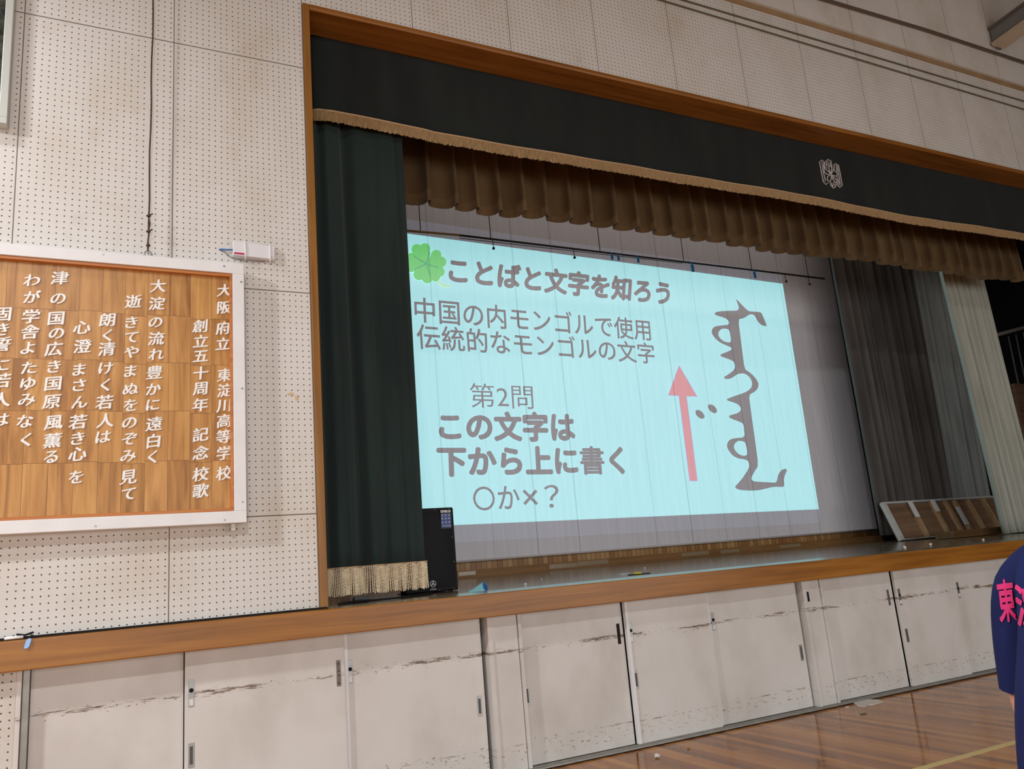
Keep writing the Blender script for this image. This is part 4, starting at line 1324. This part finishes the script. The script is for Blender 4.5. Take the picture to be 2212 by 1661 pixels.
# curled blue sheet
zz = stage_z(0.2) + 0.002
def strip(curve_a, curve_b, n=12, m=6):
    def bez(c, t):
        p = [Vector(q) for q in c]
        return p[0] * (1 - t) ** 2 + p[1] * 2 * t * (1 - t) + p[2] * t * t
    bm = bmesh.new()
    sheet(bm, [[bez(curve_a, i / n).lerp(bez(curve_b, i / n), j / m) + Vector((0, 0, zz)) for i in range(n + 1)] for j in range(m + 1)])
    return bm
bs = link('blue_sheet', strip([(2.025, .13, 0), (2.10, .12, 0.0), (2.165, .14, 0)], [(2.026, .15, .001), (2.12, .20, .030), (2.192, .23, .064)]), plain('turquoise_paper', rgb(128, 186, 194), 0.5), None, True)
solid(bs, 0.0015)
tag(bs, 'curled turquoise blue paper sheet at the stage edge right of the loudspeaker', 'paper')
o = solid(link('inner_curl', strip([(2.166, .142, 0), (2.150, .16, 0.030), (2.193, .231, .0645)], [(2.186, .150, 0), (2.200, .165, 0.035), (2.203, .235, .061)]), plain('deep_blue_paper', rgb(24, 84, 158), 0.45), bs, True), 0.0012)
o['label'] = 'deep blue inner side of the curl'

# crumbs and bits on the stage
def crumple(name, p, r, mat, label, cat, grp=None, flat=0.6, seed=1):
    rnd = random.Random(seed)
    bm = bmesh.new()
    bmesh.ops.create_icosphere(bm, subdivisions=2, radius=r)
    for v in bm.verts:
        v.co *= rnd.uniform(0.7, 1.15)
        v.co.z *= flat
    mz = min(v.co.z for v in bm.verts)
    for v in bm.verts: v.co += Vector((p[0], p[1], p[2] - mz))
    return tag(link(name, bm, mat), label, cat, grp)
def on_stage(px, y): 
    p = at(px, 1200, Y=y)
    return Vector((p.x, y, stage_z(y) + 0.0005))
M['scrap'] = plain('white_scrap', rgb(220, 220, 216), 0.6)
pc = on_stage(1345, 0.75)
bm = bmesh.new()
disc(bm, (0, 0, 0), 0.05, 0.006, 14)
bm.transform(Matrix.Translation(pc + Vector((0, 0, 0.0065))) @ Matrix.Rotation(-PI / 2, 4, 'X') @ Matrix.Rotation(PI, 4, 'X'))
tag(link('tape_roll_scrap', bm, plain('pale_blue_scrap', rgb(190, 196, 204), 0.5)), 'flat pale round scrap lying on the stage boards', 'scrap')
p = on_stage(1373, 0.42)
tg = empty('hazard_tape_scrap', p, 'small yellow and black bit of tape lying near the stage edge', 'tape scrap')
bm = bmesh.new()
hexa(bm, [p + Vector(q) for q in ((-.035, -.02, .002), (.04, -.02, .002), (.04, .03, .002), (-.035, .03, .002))], [p + Vector(q) for q in ((-.02, -.01, .020), (.03, -.01, .016), (.03, .02, .016), (-.02, .02, .020))])
link('yellow_piece', bm, plain('yellow_tape', rgb(206, 190, 70), 0.5), tg)
link('black_piece', BX((p.x - 0.09, p.x + 0.12, p.y - 0.02, p.y + 0.02, p.z, p.z + 0.006)), 'black', tg)
for i, (px, y, r, lab) in enumerate(((1955, 0.35, 0.016, 'leftmost white crumb near the right part of the stage edge'), (2011, 0.40, 0.016, 'middle white crumb near the right part of the stage edge'), (2125, 0.30, 0.013, 'rightmost white crumb near the right part of the stage edge'))):
    d = at(px, {1955: 1183, 2011: 1180, 2125: 1170}[px], Y=y)
    crumple('paper_crumb', (d.x, y, stage_z(y)), r, 'scrap', lab, 'crumb', 'white crumbs on the stage', 1.1, i + 3)
for i, (px, y, lab) in enumerate(((1165, 1.3, 'tiny white speck on the boards under the text line'), (1130, 0.5, 'tiny pale speck on the boards near the blue sheet'), (1390, 1.6, 'tiny pale speck far back on the stage boards'))):
    d = on_stage(px, y)
    crumple('paper_crumb', d, 0.012, 'scrap', lab, 'crumb', None, 0.6, i + 9)

# timber framed panel leaning at the right
lp = empty('stage_flat', (9.9, 2.4, stage_z(2.4)), 'plywood panel with white taped timber frame leaning on the grey curtains', 'panel')
Yb, Yt_ = 2.9, 3.12
a_, b_ = at(1941, 1170, Y=Yb), at(2190, 1152, Y=Yb)
zb = stage_z(Yb) + 0.004
dzz = zb - a_.z
c_, d_ = at(1899, 1088, Y=Yt_), at(2137, 1075, Y=Yt_)
BLp, BRp = Vector((a_.x, Yb, zb)), Vector((b_.x, Yb, zb))
TLp, TRp = Vector((c_.x, Yt_, c_.z)), Vector((c_.x + (BRp.x - BLp.x) * 1.0, Yt_, c_.z))
def fl(u, v, w=0.0):
    p = BLp.lerp(BRp, u).lerp(TLp.lerp(TRp, u), v)
    return p + Vector((0, -w, w * 0.3))
def bar(bm, u0, u1, v0, v1, w0, w1):
    hexa(bm, [fl(u0, v0, w0), fl(u1, v0, w0), fl(u1, v1, w0), fl(u0, v1, w0)], [fl(u0, v0, w1), fl(u1, v0, w1), fl(u1, v1, w1), fl(u0, v1, w1)])
bm = bmesh.new()
bar(bm, 0.0, 1.0, 0.0, 1.0, -0.008, 0.004)
link('plywood_sheet', bm, 'plywood', lp)
bm = bmesh.new()
bar(bm, 0.0, 0.028, 0.0, 1.0, 0.004, 0.06)
bar(bm, 0.028, 1.0, 0.955, 1.0, 0.004, 0.06)
bar(bm, 0.028, 0.55, 0.0, 0.02, 0.004, 0.06)
link('taped_frame', bm, plain('white_taped_timber', rgb(196, 194, 192), 0.6, 0.2, 0, 0.12, 12), lp)['label'] = 'white taped frame edge'
for u in (0.22, 0.40, 0.52, 0.60, 0.72, 0.86):
    bm = bmesh.new()
    bar(bm, u, u + 0.022, 0.02, 0.955, 0.004, 0.055)
    link('rib', bm, 'batten_wood', lp)
for (u, v0, v1) in ((0.205, 0.55, 0.97), (0.395, 0.66, 0.97), (0.575, 0.25, 0.75)):
    bm = bmesh.new()
    bar(bm, u, u + 0.035, v0, v1, 0.05, 0.062)
    link('white_rag', bm, 'white_paint', lp)
lbx = at(2060, 1160, Y=2.0)
rbx = at(2170, 1150, Y=2.0)
bm = BX((lbx.x, rbx.x, 2.0, 2.28, stage_z(2.28) + 0.001, at(2060, 1148, Y=2.0).z + 0.01))
tag(link('low_bench', bm, wood('dark_varnished_wood', rgb(70, 50, 28), rgb(98, 72, 42), rgb(120, 92, 58), 'X', 1, 0.4, 0.4), None, bevel=0.006), 'low brown wooden plank bench lying in front of the leaning panel', 'bench')

# ------------------------------------------------------------------ things along the ledge and on the hall floor
lc = empty('ledge_cable', (-0.4, -0.05, 1.237), 'black cable taped along the stage ledge under the song board', 'cable')
bm = bmesh.new()
box(bm, -3.0, 0.95, -0.035, -0.001, 1.2355, 1.247)
link('cable_strip', bm, 'black', lc)
p = at(30, 1378, Y=-0.045)
bm = bmesh.new()
tube(bm, [(p.x - 0.045, -0.045, 1.246), (p.x + 0.045, -0.045, 1.246)], 0.0085, 8)
tag(link('white_tube', bm, 'white_letter', None, True), 'short white tube lying on the ledge at far left', 'tube')
bt = empty('blue_tag', at(60, 1380, Y=-0.105), 'pale blue plastic tag hanging over the stage ledge at far left', 'tag')
P0 = at(60, 1390, Y=-0.106)
bm = bmesh.new()
nn = 20
ra = []
for i in range(nn):
    a = 2 * PI * i / nn
    u = 0.0135 * math.cos(a)
    v = 0.0135 * math.sin(a) + (0.014 if math.sin(a) > 0 else -0.014)
    ra.append((P0.x + u + v * 0.28, v + P0.z))
hexa(bm, [(a, -0.112, b) for a, b in ra], [(a, -0.103, b) for a, b in ra])
link('tag_body', bm, plain('glossy_blue_plastic', rgb(130, 178, 232), 0.15, 0.6), bt, bevel=0.002)
bm = bmesh.new()
tube(bm, [(P0.x + 0.008, -0.107, P0.z + 0.024), (P0.x + 0.014, -0.09, 1.252), (P0.x + 0.02, -0.045, 1.2505)], 0.003, 6)
tube(bm, [(P0.x - 0.06, -0.03, 1.262), (P0.x - 0.02, -0.045, 1.2535), (P0.x + 0.02, -0.03, 1.265)], 0.006, 6)
link('tag_loop', bm, 'black', bt, True)

def flat_scrap(name, pxs, mat, label, cat, h=0.003, z=0.0):
    bm = bmesh.new()
    P = [at(*q, Z=z + 0.0005) for q in pxs]
    top = [p + Vector((0, 0, h * random.uniform(0.6, 3.0))) for p in P]
    c0, c1 = sum(P, Vector()) / len(P), sum(top, Vector()) / len(P)
    hexa(bm, P, top)
    return tag(link(name, bm, mat), label, cat)
flat_scrap('torn_paper', [(1843, 1519), (1867, 1513), (1898, 1513), (1907, 1517), (1886, 1523), (1876, 1523), (1868, 1528), (1852, 1526)], plain('grey_white_paper', rgb(206, 202, 194), 0.6), 'large torn white paper lying on the floor against the door track', 'paper', 0.004)
flat_scrap('paper_scrap', [(1825, 1527), (1833, 1526), (1834, 1527.5), (1826, 1528)], 'scrap', 'thin white paper sliver on the floor beside the torn paper', 'paper', 0.002)
flat_scrap('dust_clump', [(1857, 1543), (1868, 1540), (1873, 1542), (1865, 1545)], plain('grey_dust', rgb(120, 110, 96), 0.9), 'flat grey dust clump on the floor below the torn paper', 'dust', 0.002)
q = at(1420, 1637, Z=0)
crumple('crumpled_tissue', (q.x, q.y, 0.0005), 0.021, 'scrap', 'crumpled white tissue on the floor near the lower left of the planks', 'paper', None, 0.7, 5)
q = at(1487, 1617, Z=0)
crumple('wood_chip', (q.x, q.y, 0.0005), 0.013, plain('tan_chip', rgb(176, 126, 76), 0.6), 'tiny tan wood chip on the floor near the white tissue', 'chip', None, 0.5, 6)
bm = BX((-9, 16, -1.785, -1.727, 0.0002, 0.0012))
tag(link('floor_line', bm, plain('yellow_line_tape', rgb(222, 200, 136), 0.4)), 'pale yellow court line taped across the hall floor', 'line marking')

# ------------------------------------------------------------------ the person at the right
def skin_mesh(name, verts, edges, root, sub=2):
    """verts: list of (position, rx, ry); grows one continuous surface round the joints"""
    me = bpy.data.meshes.new(name)
    me.from_pydata([v[0] for v in verts], edges, [])
    o = bpy.data.objects.new(name, me)
    COL.objects.link(o)
    o.modifiers.new('skin', 'SKIN')
    for i, v in enumerate(verts):
        sv = me.skin_vertices[0].data[i]
        sv.radius = (v[1], v[2])
        sv.use_root = (i == root)
    if sub:
        s = o.modifiers.new('sub', 'SUBSURF')
        s.levels = s.render_levels = sub
    dg = bpy.context.evaluated_depsgraph_get()
    dg.update()
    m2 = bpy.data.meshes.new_from_object(o.evaluated_get(dg))
    bpy.data.objects.remove(o)
    bm = bmesh.new()
    bm.from_mesh(m2)
    bpy.data.meshes.remove(m2)
    return bm
SH = at(2206, 1242, D=1.70)                    # left shoulder joint
AZ = math.radians(-12)                          # facing
fw = Vector((math.cos(AZ), math.sin(AZ), 0))
lf = Vector((-math.sin(AZ), math.cos(AZ), 0))
HT = SH.z / 0.815                              # standing height
k_ = HT / 1.70
base = Vector((SH.x, SH.y, 0)) - lf * 0.175 * k_
def bp(f, l, z): return base + fw * f * k_ + lf * l * k_ + Vector((0, 0, z * k_))
person = empty('person', base, 'person in a navy T-shirt with pink lettering, seen from behind at the right edge', 'person')
SKIN = NT('skin', 0.5, 0.35)
SKIN.color(rgb(206, 160, 142))
SKIN.b.inputs['Subsurface Weight'].default_value = 0.08
V = [(bp(0, 0, 0.93), .13, .105), (bp(0, 0, 1.12), .115, .09), (bp(0, 0, 1.28), .13, .095), (bp(0, 0, 1.395), .085, .068), (bp(0.005, -.012, 1.455), .046, .046), (bp(0.035, -.035, 1.525), .062, .066), (bp(0.04, -.052, 1.585), .086, .096), (bp(0.035, -.066, 1.640), .088, .098), (bp(0.03, -.076, 1.680), .062, .070)]
Ed = [(0, 1), (1, 2), (2, 3), (3, 4), (4, 5), (5, 6), (6, 7), (7, 8)]
def limb(start, chain):
    prev = start
    for c in chain:
        V.append(c)
        Ed.append((prev, len(V) - 1))
        prev = len(V) - 1
    return prev
def hand(wrist, dirv, side, thumb):
    """palm with four bent fingers of different lengths and a thumb from the side of the palm"""
    dirv = dirv.normalized()
    side = side.normalized()
    nrm = dirv.cross(side).normalized()
    wp = V[wrist][0]
    V.append((wp + dirv * .045 * k_, .034 * k_, .017 * k_)); Ed.append((wrist, len(V) - 1)); m1 = len(V) - 1
    V.append((wp + dirv * .080 * k_, .038 * k_, .015 * k_)); Ed.append((m1, len(V) - 1)); m2 = len(V) - 1
    for i, (off, ln) in enumerate(((-.030, .070), (-.010, .080), (.010, .076), (.029, .058))):
        p0 = wp + dirv * .098 * k_ + side * off * k_
        p1 = p0 + (dirv * .9 + nrm * .35).normalized() * ln * .5 * k_
        p2 = p1 + (dirv * .6 + nrm * .8).normalized() * ln * .5 * k_
        limb(m2, [(p0, .0095 * k_, .0095 * k_), (p1, .0085 * k_, .0085 * k_), (p2, .0070 * k_, .0070 * k_)])
    t0 = wp + dirv * .05 * k_ + thumb * .040 * k_
    limb(m1, [(t0, .0115 * k_, .0115 * k_), (t0 + (dirv * .8 + thumb * .5 + nrm * .3).normalized() * .035 * k_, .0095 * k_, .0095 * k_), (t0 + (dirv + nrm * .6).normalized() * .062 * k_, .0078 * k_, .0078 * k_)])
for s in (1, -1):
    e = limb(3, [(bp(-0.005, .105 * s, 1.390), .056, .056), (bp(-0.01, .174 * s, 1.366), .050, .050), (bp(-.012, .202 * s, 1.22), .046, .048), (bp(-.006, .218 * s, 1.08), .041, .042), (bp(0.07, .212 * s, 0.985), .036, .037), (bp(.16, .18 * s, 0.90), .025, .027)])
    dv = (bp(.26, .12 * s, .82) - bp(.16, .18 * s, .90))
    hand(e, dv, Vector((0, 0, 1)) if True else lf, (fw * 0.3 + Vector((0, 0, 1))).normalized())
    e = limb(0, [(bp(0, .09 * s, .88), .095, .10), (bp(.01, .105 * s, .66), .072, .074), (bp(.015, .11 * s, .48), .054, .056), (bp(0, .115 * s, .34), .053, .055), (bp(-.01, .12 * s, .12), .036, .038), (bp(-.015, .12 * s, .07), .036, .04), (bp(.06, .125 * s, .045), .038, .034), (bp(.15, .13 * s, .03), .036, .024)])
V = [(v[0], v[1] * (k_ if v[1] > .03 else 1), v[2] * (k_ if v[1] > .03 else 1)) for v in V]
bmb = skin_mesh('body_tmp', V, Ed, 0)
body = link('body', bmb, SKIN.m, person, True)
# face and hair, set onto the surface of the head
dg = bpy.context.evaluated_depsgraph_get()
dg.update()
btree = BVHTree.FromObject(body, dg)
boff = body.matrix_parent_inverse.translation + Vector(person.location)
hup = (bp(0.03, -.076, 1.680) - bp(0.035, -.035, 1.525)).normalized()
hl = (lf - hup * lf.dot(hup)).normalized()
hf = hl.cross(hup).normalized()
if hf.dot(fw) < 0: hf = -hf
hc = bp(0.037, -.055, 1.60)
def onhead(l, u, d):
    """the point of the head's surface met when coming in against direction d, at l sideways and u up"""
    o_ = hc + hl * l * k_ + hup * u * k_ + d * 0.5
    hit = btree.ray_cast(o_ - boff, -d)[0]
    return (hit + boff) if hit is not None else hc + d * 0.09 * k_ + hl * l * k_ + hup * u * k_
bm = bmesh.new()
na, nb, nc_ = onhead(0, .012, hf), onhead(0, -.022, hf), onhead(0, -.032, hf)
tube(bm, [na, nb + hf * .012, nc_], [.006, .013, .008], 8)
for sd in (1, -1):
    e0 = onhead(0, 0.005, hl * sd)
    tube(bm, [e0 + hup * .028, e0 + hl * sd * .012 - hf * .008 + hup * .006, e0 - hup * .028], [.006, .013, .006], 8)
link('nose_and_ears', bm, SKIN.m, person, True)
bm = bmesh.new()
for sd in (1, -1):
    e0 = onhead(.030 * sd, .012, hf)
    bmesh.ops.create_uvsphere(bm, u_segments=10, v_segments=8, radius=.008, matrix=Matrix.Translation(e0 - hf * .003))
link('eyes', bm, plain('eye_dark', rgb(40, 30, 26), 0.2), person, True)
bm = bmesh.new()
for sd in (1, -1):
    tube(bm, [onhead(.014 * sd, .034, hf), onhead(.030 * sd, .038, hf), onhead(.046 * sd, .033, hf)], [.002, .0035, .002], 6)
link('eyebrows', bm, 'black', person, True)
bm = bmesh.new()
tube(bm, [onhead(-.022, -.052, hf), onhead(0, -.054, hf), onhead(.022, -.052, hf)], [.002, .005, .002], 8)
link('mouth', bm, plain('lip', rgb(170, 100, 96), 0.5), person, True)
rl = ((onhead(0, .02, hl) - onhead(0, .02, -hl)).length) / 2
rf = ((onhead(0, .03, hf) - onhead(0, .03, -hf)).length) / 2
mid_h = (onhead(0, .03, hf) + onhead(0, .03, -hf) + onhead(0, .02, hl) + onhead(0, .02, -hl)) / 4
top_h = onhead(0, 0, hup) - mid_h
bm = bmesh.new()
bmesh.ops.create_icosphere(bm, subdivisions=4, radius=1.0)
bmesh.ops.delete(bm, geom=[v for v in bm.verts if (v.co.x > 0.30 and v.co.z < 0.42 + 0.25 * abs(v.co.y)) or (v.co.x > -0.2 and v.co.z < -0.05) or v.co.z < -0.62], context='VERTS')
bm.transform(Matrix.Translation(mid_h) @ Matrix(((hf.x, hl.x, hup.x), (hf.y, hl.y, hup.y), (hf.z, hl.z, hup.z))).to_4x4() @ Matrix.Diagonal((rf + .012, rl + .011, top_h.length + .016, 1)))
solid(link('hair', bm, plain('black_hair', rgb(26, 22, 22), 0.5, 0.4, 0, 0.3, 60), person, True), 0.01, -1.0)
# T-shirt
NAVY = NT('navy_jersey', 0.8, 0.15)
NAVY.color(NAVY.ramp(NAVY.noise(NAVY.pos()[0], 5, 4), [(0.3, rgb(26, 36, 84)), (0.7, rgb(34, 46, 102))]))
NAVY.bump(NAVY.noise(NAVY.vscale(NAVY.pos()[0], (1, 1, .35)), 9, 4), 0.35, 0.02)
V2 = [(bp(-0.005, .03, 1.02), .215, .170), (bp(-0.005, .04, .82), .220, .175), (bp(0, .015, 1.18), .205, .150), (bp(-0.005, 0, 1.31), .160, .130), (bp(0, 0, 1.42), .118, .092), (bp(0.005, 0, 1.462), .080, .074)]
E2 = [(1, 0), (0, 2), (2, 3), (3, 4), (4, 5)]
for s in (1, -1):
    ch = [(bp(-0.005, .095 * s, 1.408), .082, .078), (bp(-.01, .170 * s, 1.372), .070, .070), (bp(-.012, .200 * s, 1.255), .058, .062), (bp(-.010, .214 * s, 1.130), .056, .062), (bp(-.008, .220 * s, 1.06), .056, .062)]
    prev = 4
    for c in ch:
        V2.append(c); E2.append((prev, len(V2) - 1)); prev = len(V2) - 1
V2 = [(v[0], v[1] * k_, v[2] * k_) for v in V2]
bms = skin_mesh('shirt_tmp', V2, E2, 1)
def trim_cloth(bm, co, no, test):
    g = [f for f in bm.faces if test(f.calc_center_median())]
    geo = list({v for f in g for v in f.verts}) + list({e for f in g for e in f.edges}) + g
    bmesh.ops.bisect_plane(bm, geom=geo, plane_co=co, plane_no=no, clear_outer=False)
    kill = [f for f in bm.faces if test(f.calc_center_median()) and (f.calc_center_median() - Vector(co)).dot(Vector(no)) > 0]
    bmesh.ops.delete(bm, geom=kill, context='FACES')
for s in (1, -1):
    trim_cloth(bms, bp(-.010, .214 * s, 1.135), Vector((0, 0, -1)) + lf * s * 0.15, lambda c, s=s: (c - base).dot(lf) * s > 0.150 * k_ and c.z < 1.25 * k_)
trim_cloth(bms, bp(0, 0, .80), Vector((0, 0, -1)), lambda c: c.z < .9 * k_)
shirt = link('t_shirt', bms, NAVY.m, person, True)
# shorts and shoes
V3 = [(bp(0, 0, .92), .155, .13), (bp(0, 0, .84), .148, .125)]
E3 = [(0, 1)]
for s in (1, -1):
    V3 += [(bp(.005, .095 * s, .74), .10, .10), (bp(.01, .108 * s, .50), .098, .098)]
    E3 += [(1, len(V3) - 2), (len(V3) - 2, len(V3) - 1)]
V3 = [(v[0], v[1] * k_, v[2] * k_) for v in V3]
link('shorts', skin_mesh('shorts_tmp', V3, E3, 0), plain('navy_shorts', rgb(28, 34, 66), 0.8), person, True)
for s in (1, -1):
    V4 = [(bp(-.05, .12 * s, .045), .045 * k_, .045 * k_), (bp(.06, .125 * s, .045), .050 * k_, .045 * k_), (bp(.18, .13 * s, .036), .048 * k_, .034 * k_)]
    link('shoe', skin_mesh('shoe_tmp', V4, [(0, 1), (1, 2)], 0), 'white_letter', person, True)
# pink brush lettering printed across the back of the shirt
dg = bpy.context.evaluated_depsgraph_get()
dg.update()
tree = BVHTree.FromObject(shirt, dg)
mwi = shirt.matrix_world
ofs = shirt.matrix_parent_inverse.translation + Vector(person.location)
def on_shirt(px, py):
    d = ray(px, py).normalized()
    hit, nrm, _, _ = tree.ray_cast(CAM - ofs, d)
    if hit is None: return None
    return hit + ofs + nrm * 0.0025
def shirt_glyph(ch, x0, x1, y0, y1, bold):
    vs, fs = bold_glyph(ch, bold * 0.9)
    layer = {}
    bm0 = bmesh.new()
    nv = [bm0.verts.new(v) for v in vs]
    for f in fs:
        try: bm0.faces.new([nv[i] for i in f])
        except ValueError: pass
    bmesh.ops.triangulate(bm0, faces=bm0.faces[:])
    for _ in range(3):
        le = [e for e in bm0.edges if e.calc_length() > 0.09]
        if le: bmesh.ops.subdivide_edges(bm0, edges=le, cuts=1)
        bmesh.ops.triangulate(bm0, faces=bm0.faces[:])
    ax0, ax1 = min(v.co.x for v in bm0.verts), max(v.co.x for v in bm0.verts)
    ay0, ay1 = min(v.co.y for v in bm0.verts), max(v.co.y for v in bm0.verts)
    dead = []
    for v in bm0.verts:
        u, t = (v.co.x - ax0) / (ax1 - ax0), (v.co.y - ay0) / (ay1 - ay0)
        p = on_shirt(x0 + (x1 - x0) * u + 10 * (0.5 - t), y1 + (y0 - y1) * t - 6 * u)
        lz = v.co.z
        if p is None: dead.append(v)
        else: v.co = p + (CAM - p).normalized() * lz * 0.02
    bmesh.ops.delete(bm0, geom=dead, context='VERTS')
    return bm0
PINK = plain('hot_pink_print', rgb(226, 58, 132), 0.6)
link('back_lettering', shirt_glyph('東', 2158, 2194, 1254, 1346, 0.03), PINK, person)['label'] = 'pink brush character on the back'
link('back_lettering', shirt_glyph('淀', 2196, 2252, 1262, 1356, 0.03), PINK, person)['label'] = 'pink brush character on the back'
